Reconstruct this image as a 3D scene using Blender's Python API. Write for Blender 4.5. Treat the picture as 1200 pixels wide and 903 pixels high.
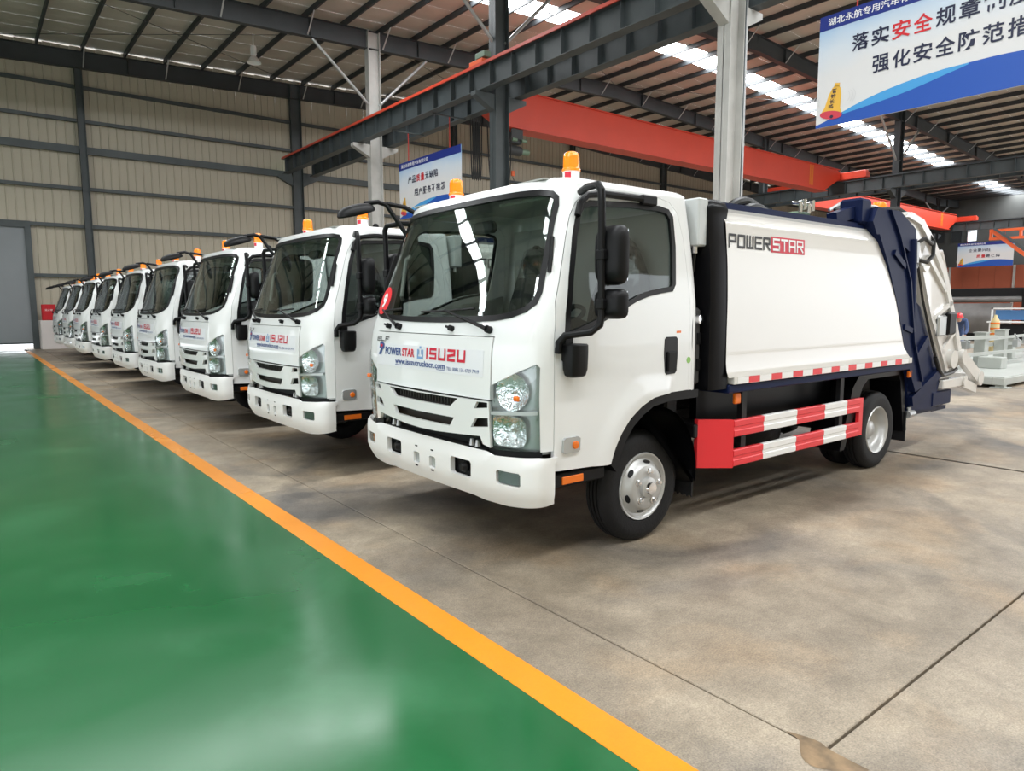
import bpy, bmesh, math, random
import numpy as np
from mathutils import Vector, Matrix
from mathutils.geometry import delaunay_2d_cdt

for o in list(bpy.data.objects):
    bpy.data.objects.remove(o)
scene = bpy.context.scene
C = scene.collection
random.seed(7)
R = math.radians

# ------------------------------------------------------------------ camera
CAM = Vector((0.0, 0.0, 1.555))
rt = Vector((0.78390258, -0.62087543, -0.0032304))
up = Vector((0.07231564, 0.08613404, 0.99365556))
fw = Vector((0.61665808, 0.77916277, -0.1124197))
cd = bpy.data.cameras.new('camera'); cam = bpy.data.objects.new('camera', cd); C.objects.link(cam)
cam.matrix_world = Matrix(((rt.x, up.x, -fw.x, CAM.x), (rt.y, up.y, -fw.y, CAM.y), (rt.z, up.z, -fw.z, CAM.z), (0, 0, 0, 1)))
cd.sensor_width = 36.0; cd.sensor_fit = 'HORIZONTAL'
cd.lens = 805.97 / 1200.0 * 36.0
cd.clip_end = 400
scene.camera = cam

# ------------------------------------------------------------------ sky, exposure
wd = bpy.data.worlds.new('sky'); scene.world = wd; wd.use_nodes = True
bg = wd.node_tree.nodes['Background']
bg.inputs[0].default_value = (0.93, 0.96, 1.0, 1); bg.inputs[1].default_value = 3.0
scene.view_settings.view_transform = 'Standard'
scene.view_settings.look = 'None'
scene.view_settings.gamma = 1.0
scene.view_settings.use_curve_mapping = False
scene.view_settings.exposure = -0.02
SKYLIGHT = 24.0

# ------------------------------------------------------------------ materials
def mat(name, col, rough=0.5, metal=0.0, coat=0.0, var=0.0, vscale=6.0, bump=0.0, bscale=40.0, emit=None, spec=0.5):
    m = bpy.data.materials.new(name); m.use_nodes = True
    nt = m.node_tree; b = nt.nodes['Principled BSDF']
    b.inputs['Base Color'].default_value = (*col, 1); b.inputs['Roughness'].default_value = rough
    b.inputs['Metallic'].default_value = metal; b.inputs['Coat Weight'].default_value = coat
    b.inputs['Coat Roughness'].default_value = 0.03
    b.inputs['Specular IOR Level'].default_value = spec
    if emit:
        b.inputs['Emission Color'].default_value = (*emit[0], 1); b.inputs['Emission Strength'].default_value = emit[1]
    if var or bump:
        tc = nt.nodes.new('ShaderNodeTexCoord')
    if var:
        n = nt.nodes.new('ShaderNodeTexNoise'); n.inputs['Scale'].default_value = vscale; n.inputs['Detail'].default_value = 6
        nt.links.new(tc.outputs['Object'], n.inputs['Vector'])
        r = nt.nodes.new('ShaderNodeValToRGB')
        r.color_ramp.elements[0].position = 0.3; r.color_ramp.elements[1].position = 0.72
        r.color_ramp.elements[0].color = (*[c * (1 - var) for c in col], 1)
        r.color_ramp.elements[1].color = (*[min(1, c * (1 + var)) for c in col], 1)
        nt.links.new(n.outputs['Fac'], r.inputs[0]); nt.links.new(r.outputs[0], b.inputs['Base Color'])
    if bump:
        n2 = nt.nodes.new('ShaderNodeTexNoise'); n2.inputs['Scale'].default_value = bscale; n2.inputs['Detail'].default_value = 4
        nt.links.new(tc.outputs['Object'], n2.inputs['Vector'])
        bp = nt.nodes.new('ShaderNodeBump'); bp.inputs['Strength'].default_value = bump; bp.inputs['Distance'].default_value = 0.02
        nt.links.new(n2.outputs['Fac'], bp.inputs['Height']); nt.links.new(bp.outputs[0], b.inputs['Normal'])
    return m

def glass(name, tint, ior=1.5):
    m = bpy.data.materials.new(name); m.use_nodes = True; nt = m.node_tree
    for n in list(nt.nodes):
        if n.type != 'OUTPUT_MATERIAL': nt.nodes.remove(n)
    out = [n for n in nt.nodes if n.type == 'OUTPUT_MATERIAL'][0]
    t = nt.nodes.new('ShaderNodeBsdfTransparent'); t.inputs[0].default_value = (*tint, 1)
    g = nt.nodes.new('ShaderNodeBsdfGlossy'); g.inputs['Roughness'].default_value = 0.02
    lw_ = nt.nodes.new('ShaderNodeLayerWeight'); lw_.inputs[0].default_value = 0.5
    pw = nt.nodes.new('ShaderNodeMath'); pw.operation = 'POWER'; pw.inputs[1].default_value = 4.0
    f = nt.nodes.new('ShaderNodeMath'); f.operation = 'MULTIPLY_ADD'; f.inputs[1].default_value = 0.9; f.inputs[2].default_value = ((ior - 1) / (ior + 1)) ** 2
    nt.links.new(lw_.outputs['Facing'], pw.inputs[0]); nt.links.new(pw.outputs[0], f.inputs[0])
    x = nt.nodes.new('ShaderNodeMixShader')
    nt.links.new(f.outputs[0], x.inputs[0]); nt.links.new(t.outputs[0], x.inputs[1]); nt.links.new(g.outputs[0], x.inputs[2])
    nt.links.new(x.outputs[0], out.inputs[0])
    return m

M = {}
M['white'] = mat('white_paint', (0.79, 0.80, 0.80), 0.28, coat=0.6)
M['bodywhite'] = mat('body_white_paint', (0.70, 0.68, 0.645), 0.25, coat=0.8)
M['bumper'] = mat('bumper_white', (0.78, 0.78, 0.77), 0.42)
M['black'] = mat('black_plastic', (0.006, 0.006, 0.007), 0.45, spec=0.22)
M['blackgloss'] = mat('black_paint', (0.004, 0.004, 0.005), 0.3, coat=0.0, spec=0.16)
M['rubber'] = mat('rubber', (0.010, 0.010, 0.011), 0.6, spec=0.25, bump=0.15, bscale=60)
M['seal'] = mat('seal_rubber', (0.006, 0.006, 0.007), 0.35, spec=0.3)
M['rim'] = mat('wheel_silver', (0.52, 0.52, 0.51), 0.38, metal=0.45)
M['chrome'] = mat('chrome', (0.85, 0.85, 0.86), 0.12, metal=1.0)
M['reflector'] = mat('lamp_reflector', (0.80, 0.81, 0.82), 0.12, metal=1.0, bump=0.8, bscale=22)
M['grille'] = mat('grille_dark', (0.022, 0.020, 0.018), 0.45)
M['lampgrey'] = mat('lamp_housing', (0.50, 0.52, 0.52), 0.25, metal=0.5)
M['fogglass'] = mat('fog_lamp_grey', (0.16, 0.18, 0.18), 0.12, metal=0.5)
M['lens'] = glass('lamp_lens', (0.93, 0.95, 0.95), 1.45)
M['wsglass'] = glass('windshield_glass', (0.86, 0.90, 0.88), 1.55)
M['sideglass'] = glass('side_glass', (0.72, 0.76, 0.75), 1.55)
M['amber'] = mat('amber_plastic', (0.95, 0.25, 0.01), 0.12, coat=0.5, emit=((1.0, 0.28, 0.01), 0.18))
M['orangelens'] = mat('orange_reflector', (0.80, 0.17, 0.015), 0.25)
M['navy'] = mat('navy_paint', (0.008, 0.014, 0.050), 0.34, spec=0.07)
M['guardred'] = mat('guard_red', (0.78, 0.03, 0.04), 0.35)
M['guardwhite'] = mat('guard_white', (0.85, 0.85, 0.84), 0.35)
M['textred'] = mat('letter_red', (0.60, 0.012, 0.04), 0.4)
M['textblue'] = mat('letter_blue', (0.035, 0.075, 0.25), 0.4)
M['textblack'] = mat('letter_black', (0.012, 0.012, 0.014), 0.4)
M['textwhite'] = mat('letter_white', (0.88, 0.88, 0.88), 0.4)
M['badge'] = mat('badge_blue', (0.20, 0.36, 0.62), 0.4)
M['sticker'] = mat('sticker_white', (0.76, 0.77, 0.80), 0.35)
M['interior'] = mat('cab_trim', (0.42, 0.42, 0.40), 0.6)
M['dash'] = mat('dashboard_dark', (0.05, 0.05, 0.052), 0.55)
M['plastic'] = glass('clear_plastic', (0.80, 0.80, 0.80), 1.9)
M['seat'] = mat('seat_cloth', (0.05, 0.05, 0.055), 0.35, bump=0.5, bscale=12)
M['chassis'] = mat('chassis_black', (0.008, 0.008, 0.009), 0.5, spec=0.3)
M['box'] = mat('control_box_grey', (0.55, 0.57, 0.57), 0.4)
M['hose'] = mat('hose_black', (0.012, 0.012, 0.012), 0.4)
M['steel'] = mat('structural_steel', (0.060, 0.072, 0.076), 0.5, var=0.18, vscale=1.5)
M['steeldark'] = mat('roof_steel', (0.040, 0.045, 0.049), 0.55, var=0.18, vscale=1.2)
M['colgrey'] = mat('column_grey', (0.45, 0.445, 0.42), 0.5, var=0.12, vscale=2.0)
M['galv'] = mat('galvanized', (0.45, 0.46, 0.46), 0.4, metal=0.6)
M['wallsheet'] = mat('wall_sheet', (0.44, 0.395, 0.31), 0.55, var=0.10, vscale=0.35)
M['roof'] = mat('roof_insulation', (0.56, 0.51, 0.44), 0.6, var=0.10, vscale=0.6, bump=0.35, bscale=1.6)
M['crane'] = mat('crane_red', (0.66, 0.058, 0.026), 0.4, var=0.06, vscale=0.8)
M['railred'] = mat('conductor_rail_red', (0.62, 0.07, 0.035), 0.4)
M['jigred'] = mat('jib_orange', (0.82, 0.13, 0.03), 0.45)
M['jig'] = mat('jig_grey', (0.43, 0.45, 0.42), 0.5, var=0.05, vscale=3)
M['redwall'] = mat('orange_partition', (0.36, 0.085, 0.04), 0.6, var=0.12, vscale=0.5)
M['plate'] = mat('mill_steel', (0.22, 0.215, 0.21), 0.45, metal=0.5, var=0.35, vscale=0.9)
M['green'] = None
M['door'] = mat('roller_door_grey', (0.23, 0.245, 0.26), 0.5, var=0.04, vscale=1)
M['lowwall'] = mat('whitewash', (0.62, 0.57, 0.55), 0.8, var=0.05, vscale=2)
M['hydrant'] = mat('hydrant_red', (0.50, 0.012, 0.02), 0.35)
M['rope'] = mat('red_rope', (0.55, 0.05, 0.04), 0.6)
M['hoist'] = mat('hoist_green', (0.16, 0.24, 0.17), 0.5)
M['skylight'] = mat('skylight_sheet', (0.8, 0.8, 0.8), 0.5, emit=((0.95, 0.98, 1.0), SKYLIGHT))
M['blue'] = mat('banner_blue', (0.012, 0.030, 0.23), 0.45)
M['waveblue'] = mat('wave_blue', (0.015, 0.085, 0.42), 0.45)
M['wavecyan'] = mat('wave_cyan', (0.06, 0.33, 0.68), 0.45)
M['gold'] = mat('bell_gold', (0.80, 0.46, 0.06), 0.45)
M['bellred'] = mat('bell_red', (0.60, 0.05, 0.08), 0.45)
M['soundgrey'] = mat('sound_mark', (0.62, 0.62, 0.62), 0.5)
M['charnavy'] = mat('character_navy', (0.016, 0.020, 0.055), 0.45)
M['charred'] = mat('character_red', (0.62, 0.02, 0.03), 0.45)
M['workblue'] = mat('work_clothes', (0.06, 0.10, 0.22), 0.8)
M['skin'] = mat('skin', (0.55, 0.33, 0.24), 0.6)
M['helmet'] = mat('helmet_red', (0.75, 0.03, 0.04), 0.3, coat=0.5)

def banner_mat():
    m = bpy.data.materials.new('banner_print'); m.use_nodes = True; nt = m.node_tree; b = nt.nodes['Principled BSDF']
    b.inputs['Roughness'].default_value = 0.45
    tc = nt.nodes.new('ShaderNodeTexCoord'); sp = nt.nodes.new('ShaderNodeSeparateXYZ')
    nt.links.new(tc.outputs['Object'], sp.inputs[0])
    n = nt.nodes.new('ShaderNodeTexNoise'); n.inputs['Scale'].default_value = 0.8
    nt.links.new(tc.outputs['Object'], n.inputs['Vector'])
    a = nt.nodes.new('ShaderNodeMath'); a.operation = 'MULTIPLY_ADD'; a.inputs[1].default_value = 0.5; a.inputs[2].default_value = -0.12
    nt.links.new(sp.outputs['Z'], a.inputs[0])
    a2 = nt.nodes.new('ShaderNodeMath'); a2.operation = 'MULTIPLY_ADD'; a2.inputs[1].default_value = 0.3
    nt.links.new(n.outputs['Fac'], a2.inputs[0]); nt.links.new(a.outputs[0], a2.inputs[2])
    r = nt.nodes.new('ShaderNodeValToRGB')
    e = r.color_ramp.elements
    e[0].position = 0.55; e[0].color = (0.70, 0.70, 0.70, 1); e[1].position = 1.0; e[1].color = (0.30, 0.52, 0.78, 1)
    e.new(0.74).color = (0.62, 0.69, 0.76, 1)
    nt.links.new(a2.outputs[0], r.inputs[0]); nt.links.new(r.outputs[0], b.inputs['Base Color'])
    return m
M['banner'] = banner_mat()

def floor_mat(name, c1, c2, c3, rough, stain=0.5, grain=0.06, dark=None):
    m = bpy.data.materials.new(name); m.use_nodes = True; nt = m.node_tree; b = nt.nodes['Principled BSDF']
    ge = nt.nodes.new('ShaderNodeNewGeometry')
    def noise(s, d=6, dist=0.0):
        n = nt.nodes.new('ShaderNodeTexNoise'); n.inputs['Scale'].default_value = s; n.inputs['Detail'].default_value = d
        n.inputs['Distortion'].default_value = dist
        nt.links.new(ge.outputs['Position'], n.inputs['Vector']); return n
    def ramp(n, p0, p1, a=(0, 0, 0, 1), bb=(1, 1, 1, 1)):
        r = nt.nodes.new('ShaderNodeValToRGB'); r.color_ramp.elements[0].position = p0; r.color_ramp.elements[1].position = p1
        r.color_ramp.elements[0].color = a; r.color_ramp.elements[1].color = bb
        nt.links.new(n.outputs['Fac'], r.inputs[0]); return r
    def mix(fac, a, bcol, kind='MIX'):
        x = nt.nodes.new('ShaderNodeMix'); x.data_type = 'RGBA'; x.blend_type = kind
        if isinstance(fac, float): x.inputs[0].default_value = fac
        else: nt.links.new(fac, x.inputs[0])
        for i, v in ((6, a), (7, bcol)):
            if isinstance(v, tuple): x.inputs[i].default_value = (*v, 1)
            else: nt.links.new(v, x.inputs[i])
        return x.outputs[2]
    base = mix(ramp(noise(0.55, 7, 0.6), 0.35, 0.68).outputs[0], c1, c2)
    base = mix(ramp(noise(1.3, 8, 0.4), 0.52, 0.75).outputs[0], base, c3)
    if dark:
        d = ramp(noise(0.62, 8, 0.9), 0.50, 0.68)
        base = mix(d.outputs[0], base, dark)
    if grain > .05:
        g0 = ramp(noise(4.5, 12, 0.3), 0.30, 0.72, (0.82, 0.80, 0.775, 1), (1.24, 1.22, 1.20, 1))
        base = mix(1.0, base, g0.outputs[0], 'MULTIPLY')
    if grain:
        gr = ramp(noise(130, 3), 0.3, 0.7, (1 - grain * 2.6,) * 3 + (1,), (1 + grain,) * 3 + (1,))
        base = mix(1.0, base, gr.outputs[0], 'MULTIPLY')
        gr2 = ramp(noise(30, 8), 0.35, 0.7, (1 - grain * 0.9,) * 3 + (1,), (1 + grain * .6,) * 3 + (1,))
        base = mix(1.0, base, gr2.outputs[0], 'MULTIPLY')
    nt.links.new(base, b.inputs['Base Color'])
    rr = ramp(noise(0.8, 6, 0.5), 0.3, 0.75, (rough[0],) * 3 + (1,), (rough[1],) * 3 + (1,))
    nt.links.new(rr.outputs[0], b.inputs['Roughness'])
    bp = nt.nodes.new('ShaderNodeBump'); bp.inputs['Strength'].default_value = rough[2]; bp.inputs['Distance'].default_value = 0.01
    nt.links.new(noise(rough[3], 5).outputs['Fac'], bp.inputs['Height']); nt.links.new(bp.outputs[0], b.inputs['Normal'])
    return m
M['concrete'] = floor_mat('concrete', (0.235, 0.195, 0.148), (0.43, 0.365, 0.278), (0.365, 0.268, 0.172), (0.38, 0.62, 0.3, 60), grain=0.14, dark=(0.130, 0.120, 0.110))
M['green'] = floor_mat('green_epoxy', (0.010, 0.092, 0.028), (0.014, 0.115, 0.036), (0.026, 0.140, 0.052), (0.14, 0.30, 0.06, 3.0), grain=0.0)
M['green'].node_tree.nodes['Principled BSDF'].inputs['Specular IOR Level'].default_value = 0.3
M['yellow'] = floor_mat('yellow_line', (0.74, 0.250, 0.006), (0.78, 0.275, 0.008), (0.70, 0.225, 0.008), (0.25, 0.4, 0.1, 12), grain=0.02)

# ------------------------------------------------------------------ mesh helpers
class MB:
    def __init__(s): s.v = []; s.f = []
    def add(s, vs, fs):
        k = len(s.v); s.v += [tuple(p) for p in vs]; s.f += [tuple(i + k for i in f) for f in fs]; return s
    def box(s, x0, x1, y0, y1, z0, z1, b=0.0):
        if b <= 0:
            vs = [(x, y, z) for z in (z0, z1) for y in (y0, y1) for x in (x0, x1)]
            return s.add(vs, [(0, 2, 3, 1), (4, 5, 7, 6), (0, 1, 5, 4), (2, 6, 7, 3), (0, 4, 6, 2), (1, 3, 7, 5)])
        c = ((x0 + x1) / 2, (y0 + y1) / 2, (z0 + z1) / 2); hx, hy, hz = abs(x1 - x0) / 2, abs(y1 - y0) / 2, abs(z1 - z0) / 2
        b = min(b, hx * .95, hy * .95, hz * .95)
        vs = []; idx = {}
        for sx in (-1, 1):
            for sy in (-1, 1):
                for sz in (-1, 1):
                    for a in range(3):
                        d = [hx - b, hy - b, hz - b]; d[a] = (hx, hy, hz)[a]
                        idx[(sx, sy, sz, a)] = len(vs); vs.append((c[0] + sx * d[0], c[1] + sy * d[1], c[2] + sz * d[2]))
        fs = []
        for a in range(3):
            o = [i for i in range(3) if i != a]
            for sg in (-1, 1):
                q = []
                for p in ((-1, -1), (1, -1), (1, 1), (-1, 1)):
                    k = [0, 0, 0]; k[a] = sg; k[o[0]] = p[0]; k[o[1]] = p[1]; q.append(idx[(*k, a)])
                fs.append(q if (sg > 0) == (a != 1) else q[::-1])
        for a in range(3):
            o = [i for i in range(3) if i != a]
            for p in ((-1, -1), (1, -1), (1, 1), (-1, 1)):
                k0 = [0, 0, 0]; k1 = [0, 0, 0]
                k0[a] = -1; k1[a] = 1
                for kk in (k0, k1): kk[o[0]] = p[0]; kk[o[1]] = p[1]
                fs.append([idx[(*k0, o[0])], idx[(*k1, o[0])], idx[(*k1, o[1])], idx[(*k0, o[1])]])
        for sx in (-1, 1):
            for sy in (-1, 1):
                for sz in (-1, 1): fs.append([idx[(sx, sy, sz, a)] for a in range(3)])
        return s.add(vs, fs)
    def loft(s, rings, closed=True, cap0=True, cap1=True):
        n = len(rings[0]); vs = [p for r in rings for p in r]; fs = []
        for i in range(len(rings) - 1):
            for j in range(n if closed else n - 1):
                fs.append((i * n + j, i * n + (j + 1) % n, (i + 1) * n + (j + 1) % n, (i + 1) * n + j))
        if cap0: fs.append(tuple(range(n))[::-1])
        if cap1: fs.append(tuple((len(rings) - 1) * n + j for j in range(n)))
        return s.add(vs, fs)
    def prism(s, poly, axis, a0, a1):
        # poly in the two other axes (ordered x,y,z without axis)
        def P(p, a):
            q = list(p); q.insert(axis, a); return tuple(q)
        return s.loft([[P(p, a0) for p in poly], [P(p, a1) for p in poly]])
    def tube(s, pts, r, n=8, cap=True):
        pts = [Vector(p) for p in pts]; rings = []
        t0 = (pts[1] - pts[0]).normalized()
        nrm = t0.cross(Vector((0, 0, 1)))
        if nrm.length < 1e-3: nrm = t0.cross(Vector((1, 0, 0)))
        nrm.normalize()
        for i, p in enumerate(pts):
            if i == 0: t = t0
            elif i == len(pts) - 1: t = (pts[i] - pts[i - 1]).normalized()
            else: t = ((pts[i] - pts[i - 1]).normalized() + (pts[i + 1] - pts[i]).normalized()).normalized()
            nrm = (nrm - t * nrm.dot(t)).normalized(); bn = t.cross(nrm)
            rr = r[i] if isinstance(r, (list, tuple)) else r
            rings.append([p + (nrm * math.cos(2 * math.pi * k / n) + bn * math.sin(2 * math.pi * k / n)) * rr for k in range(n)])
        return s.loft(rings, True, cap, cap)
    def lathe(s, prof, origin, axis='z', n=32, closed=False):
        # prof: list of (r, a) ; a along axis
        o = Vector(origin); rings = []
        for r, a in prof:
            ring = []
            for k in range(n):
                c, d = math.cos(2 * math.pi * k / n) * r, math.sin(2 * math.pi * k / n) * r
                if axis == 'z': ring.append(o + Vector((c, d, a)))
                elif axis == 'y': ring.append(o + Vector((c, a, d)))
                else: ring.append(o + Vector((a, c, d)))
            rings.append(ring)
        if closed: rings.append(rings[0])
        return s.loft(rings, True, False, False)
    def build(s, name, m, parent=None, smooth=None, angle=35):
        me = bpy.data.meshes.new(name); me.from_pydata([tuple(v) for v in s.v], [], [list(f) for f in s.f])
        bm = bmesh.new(); bm.from_mesh(me)
        bmesh.ops.remove_doubles(bm, verts=bm.verts, dist=1e-5)
        bmesh.ops.recalc_face_normals(bm, faces=bm.faces); bm.to_mesh(me); bm.free()
        me.materials.append(M[m] if isinstance(m, str) else m)
        if smooth is not False:
            me.polygons.foreach_set('use_smooth', [True] * len(me.polygons)); me.set_sharp_from_angle(angle=R(angle))
        me.update()
        o = bpy.data.objects.new(name, me); C.objects.link(o)
        if parent is not None: o.parent = parent
        return o

def tag(o, label=None, cat=None, group=None, kind=None):
    if label: o['label'] = label
    if cat: o['category'] = cat
    if group: o['group'] = group
    if kind: o['kind'] = kind
    return o
def empty(name, loc=(0, 0, 0)):
    o = bpy.data.objects.new(name, None); C.objects.link(o); o.location = loc; o.empty_display_size = 0.2; return o
def inst(src, name, parent, loc=(0, 0, 0), rot=(0, 0, 0), scale=(1, 1, 1)):
    o = bpy.data.objects.new(name, src.data); C.objects.link(o); o.parent = parent
    o.location = loc; o.rotation_euler = rot; o.scale = scale; return o
def copy_tree(o, parent=None, skip=()):
    c = o.copy(); C.objects.link(c); c.parent = parent
    for ch in list(o.children):
        if ch.name.split('.')[0] not in skip: copy_tree(ch, c, skip)
    return c
def bar(mb, p0, p1, w, h, up=Vector((0, 0, 1))):
    # rectangular bar from p0 to p1, w sideways, h along 'up'
    p0, p1 = Vector(p0), Vector(p1); t = (p1 - p0).normalized(); s_ = t.cross(up)
    if s_.length < 1e-4: s_ = t.cross(Vector((1, 0, 0)))
    s_.normalize(); u_ = s_.cross(t)
    q = [(-1, -1), (1, -1), (1, 1), (-1, 1)]
    mb.loft([[p + s_ * a * w / 2 + u_ * b * h / 2 for a, b in q] for p in (p0, p1)]); return mb
def ibeam(mb, p0, p1, d, w, tf=0.02, tw=0.015, up=Vector((0, 0, 1))):
    p0, p1 = Vector(p0), Vector(p1); t = (p1 - p0).normalized(); s_ = t.cross(up)
    if s_.length < 1e-4: s_ = t.cross(Vector((1, 0, 0)))
    s_.normalize(); u_ = s_.cross(t)
    bar(mb, p0 + u_ * (d / 2 - tf / 2), p1 + u_ * (d / 2 - tf / 2), w, tf, up)
    bar(mb, p0 - u_ * (d / 2 - tf / 2), p1 - u_ * (d / 2 - tf / 2), w, tf, up)
    bar(mb, p0, p1, tw, d - 2 * tf, up); return mb

def inside(p, poly):
    x, y = p; c = False; n = len(poly); j = n - 1
    for i in range(n):
        xi, yi = poly[i]; xj, yj = poly[j]
        if (yi > y) != (yj > y) and x < (xj - xi) * (y - yi) / (yj - yi) + xi: c = not c
        j = i
    return c
def densify(poly, step):
    out = []
    for i, a in enumerate(poly):
        b = poly[(i + 1) % len(poly)]; n = max(1, int(math.ceil(math.hypot(b[0] - a[0], b[1] - a[1]) / step)))
        for k in range(n): out.append((a[0] + (b[0] - a[0]) * k / n, a[1] + (b[1] - a[1]) * k / n))
    return out
def chaikin(poly, it=1, closed=True):
    for _ in range(it):
        o = []
        n = len(poly)
        rng = range(n) if closed else range(n - 1)
        if not closed: o.append(poly[0])
        for i in rng:
            a, b = poly[i], poly[(i + 1) % n]
            o += [(a[0] * .75 + b[0] * .25, a[1] * .75 + b[1] * .25), (a[0] * .25 + b[0] * .75, a[1] * .25 + b[1] * .75)]
        if not closed: o.append(poly[-1])
        poly = o
    return poly
def tess(poly, holes=(), step=0.06):
    loops = [densify(poly, step)] + [densify(h_, step) for h_ in holes]
    vs = []; es = []
    for L in loops:
        k = len(vs); vs += L; es += [(k + i, k + (i + 1) % len(L)) for i in range(len(L))]
    bp = np.array(vs)
    x0, y0 = bp.min(0); x1, y1 = bp.max(0)
    nx = int((x1 - x0) / step); ny = int((y1 - y0) / step)
    for i in range(1, nx + 1):
        for j in range(1, ny + 1):
            p = (x0 + (i - .5 + .0) * (x1 - x0) / (nx + .0001), y0 + (j - .5) * (y1 - y0) / (ny + .0001))
            if not inside(p, poly) or any(inside(p, h_) for h_ in holes): continue
            if np.min(np.hypot(bp[:, 0] - p[0], bp[:, 1] - p[1])) < step * .45: continue
            vs.append(p)
    r = delaunay_2d_cdt([Vector(v) for v in vs], es, [], 0, 1e-6)
    V, F = r[0], r[2]
    out = []
    for f in F:
        c = (sum(V[i][0] for i in f) / len(f), sum(V[i][1] for i in f) / len(f))
        if inside(c, poly) and not any(inside(c, h_) for h_ in holes): out.append(list(f))
    return [(v[0], v[1]) for v in V], out
def panel(mb, poly, holes, mapf, off=0.0, thick=0.02, step=0.06):
    """2D outline laid on a surface mapf(a, b) -> (point, outward normal), with thickness."""
    V, F = tess(poly, holes, step)
    used = sorted({i for f in F for i in f}); re = {i: k for k, i in enumerate(used)}
    P = [mapf(*V[i]) for i in used]; n = len(P)
    top = [p + nn * off for p, nn in P]; bot = [p + nn * (off - thick) for p, nn in P]
    fs = [tuple(re[i] for i in f) for f in F]
    cnt = {}
    for f in fs:
        for i in range(len(f)):
            e = (f[i], f[(i + 1) % len(f)]); cnt[tuple(sorted(e))] = cnt.get(tuple(sorted(e)), []) + [e]
    rim = [(e[0][1], e[0][0], e[0][0] + n, e[0][1] + n) for k, e in cnt.items() if len(e) == 1]
    mb.add(top + bot, fs + [tuple(i + n for i in f[::-1]) for f in fs] + rim); return mb

_tx = {}
def text_mesh(body, bold=0.0):
    key = (body, bold)
    if key not in _tx:
        cu = bpy.data.curves.new('t', 'FONT'); cu.body = body; cu.size = 1.0; cu.offset = bold; cu.resolution_u = 3
        ob = bpy.data.objects.new('t', cu); C.objects.link(ob)
        dg = bpy.context.evaluated_depsgraph_get(); me = ob.evaluated_get(dg).to_mesh()
        vs = [(v.co.x, v.co.y) for v in me.vertices]; fs = [tuple(p.vertices) for p in me.polygons]
        ob.evaluated_get(dg).to_mesh_clear()
        bpy.data.objects.remove(ob); bpy.data.curves.remove(cu)
        a = np.array(vs); lo = a.min(0); hi = a.max(0)
        _tx[key] = ([tuple((np.array(v) - lo) / (hi - lo)) for v in vs], fs, (hi - lo)[0] / (hi - lo)[1])
    return _tx[key]
def letter(mb, body, a0, a1, b0, b1, mapf, off=0.002, bold=0.0, slant=0.0, thick=0.0012):
    """lettering filling a0..a1 x b0..b1 of a surface; a0 is where the first letter starts."""
    V, F, _ = text_mesh(body, bold)
    P = []
    for x, y in V:
        p, nn = mapf(a0 + (a1 - a0) * x, b0 + (b1 - b0) * (y + 0)); P.append((p, nn))
    top = [p + nn * off for p, nn in P]
    mb.add(top, F); return mb
GL = {  # stroke letters on a 0..1 box
 'P': [[(0, 0), (0, 1), (1, 1), (1, .45), (0, .45)]], 'O': [[(0, 0), (0, 1), (1, 1), (1, 0), (0, 0)]],
 'W': [[(0, 1), (0, 0), (1, 0), (1, 1)], [(.5, 0), (.5, 1)]], 'E': [[(1, 1), (0, 1), (0, 0), (1, 0)], [(0, .5), (.9, .5)]],
 'R': [[(0, 0), (0, 1), (1, 1), (1, .5), (0, .5)], [(.45, .5), (1, 0)]], 'S': [[(1, 1), (0, 1), (0, .52), (1, .52), (1, 0), (0, 0)]],
 'T': [[(0, 1), (1, 1)], [(.5, 1), (.5, 0)]], 'A': [[(0, 0), (0, 1), (1, 1), (1, 0)], [(0, .42), (1, .42)]],
 'I': [[(0, 0), (0, 1)]], 'U': [[(0, 1), (0, 0), (1, 0), (1, 1)]], 'Z': [[(0, 1), (1, 1), (1, .58), (0, .42), (0, 0), (1, 0)]],
 'L': [[(0, 1), (0, 0), (1, 0)]], 'F': [[(0, 0), (0, 1), (1, 1)], [(0, .5), (.85, .5)]]}
def strokes(mb, word, a0, a1, b0, b1, mapf, w=0.12, gap=0.35, slant=0.0, off=0.003, narrow=('I',)):
    """block lettering; w is stroke width as a fraction of the letter height."""
    widths = [0.24 if c in narrow else 1.0 for c in word]; tot = sum(widths) + gap * (len(word) - 1)
    H = b1 - b0; ww = w * abs(H); x = 0.0
    sg = 1 if a1 > a0 else -1
    unit = abs(a1 - a0) / tot
    def fl(x, y):
        p, nn = mapf(a0 + sg * (x + slant * y), b0 + y); return p + nn * off
    for c, wd_ in zip(word, widths):
        L = x * unit; Wd = wd_ * unit
        for st in GL[c]:
            pts = [(L + ww / 2 + px * max(Wd - ww, 0.0), ww / 2 + py * (H - ww)) for px, py in st]
            for (x0, y0), (x1, y1) in zip(pts[:-1], pts[1:]):
                d = math.hypot(x1 - x0, y1 - y0)
                if d < 1e-6: continue
                tx, ty = (x1 - x0) / d * ww / 2, (y1 - y0) / d * ww / 2
                q = [(x0 - tx - ty, y0 - ty + tx), (x0 - tx + ty, y0 - ty - tx), (x1 + tx + ty, y1 + ty - tx), (x1 + tx - ty, y1 + ty + tx)]
                mb.add([fl(*p) for p in q], [(0, 1, 2, 3)])
        x += wd_ + gap
    return mb
def plane_map(origin, ua, ub, n):
    origin, ua, ub, n = Vector(origin), Vector(ua), Vector(ub), Vector(n)
    return lambda a, b: (origin + ua * a + ub * b, n)

# ================================================================== THE HALL
YW = 33.0            # far end wall
XL, XR = -14.0, 72.0
YN = -9.0            # open side of the hall
FR = [33.0, 25.0, 17.0, 9.0, 1.0, -7.0]
def roofz(x):
    return 12.85 - 0.043 * abs(x - 26.4) if x < 67 else 12.85 - 0.043 * 40.6 + 0.043 * (x - 67)

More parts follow.
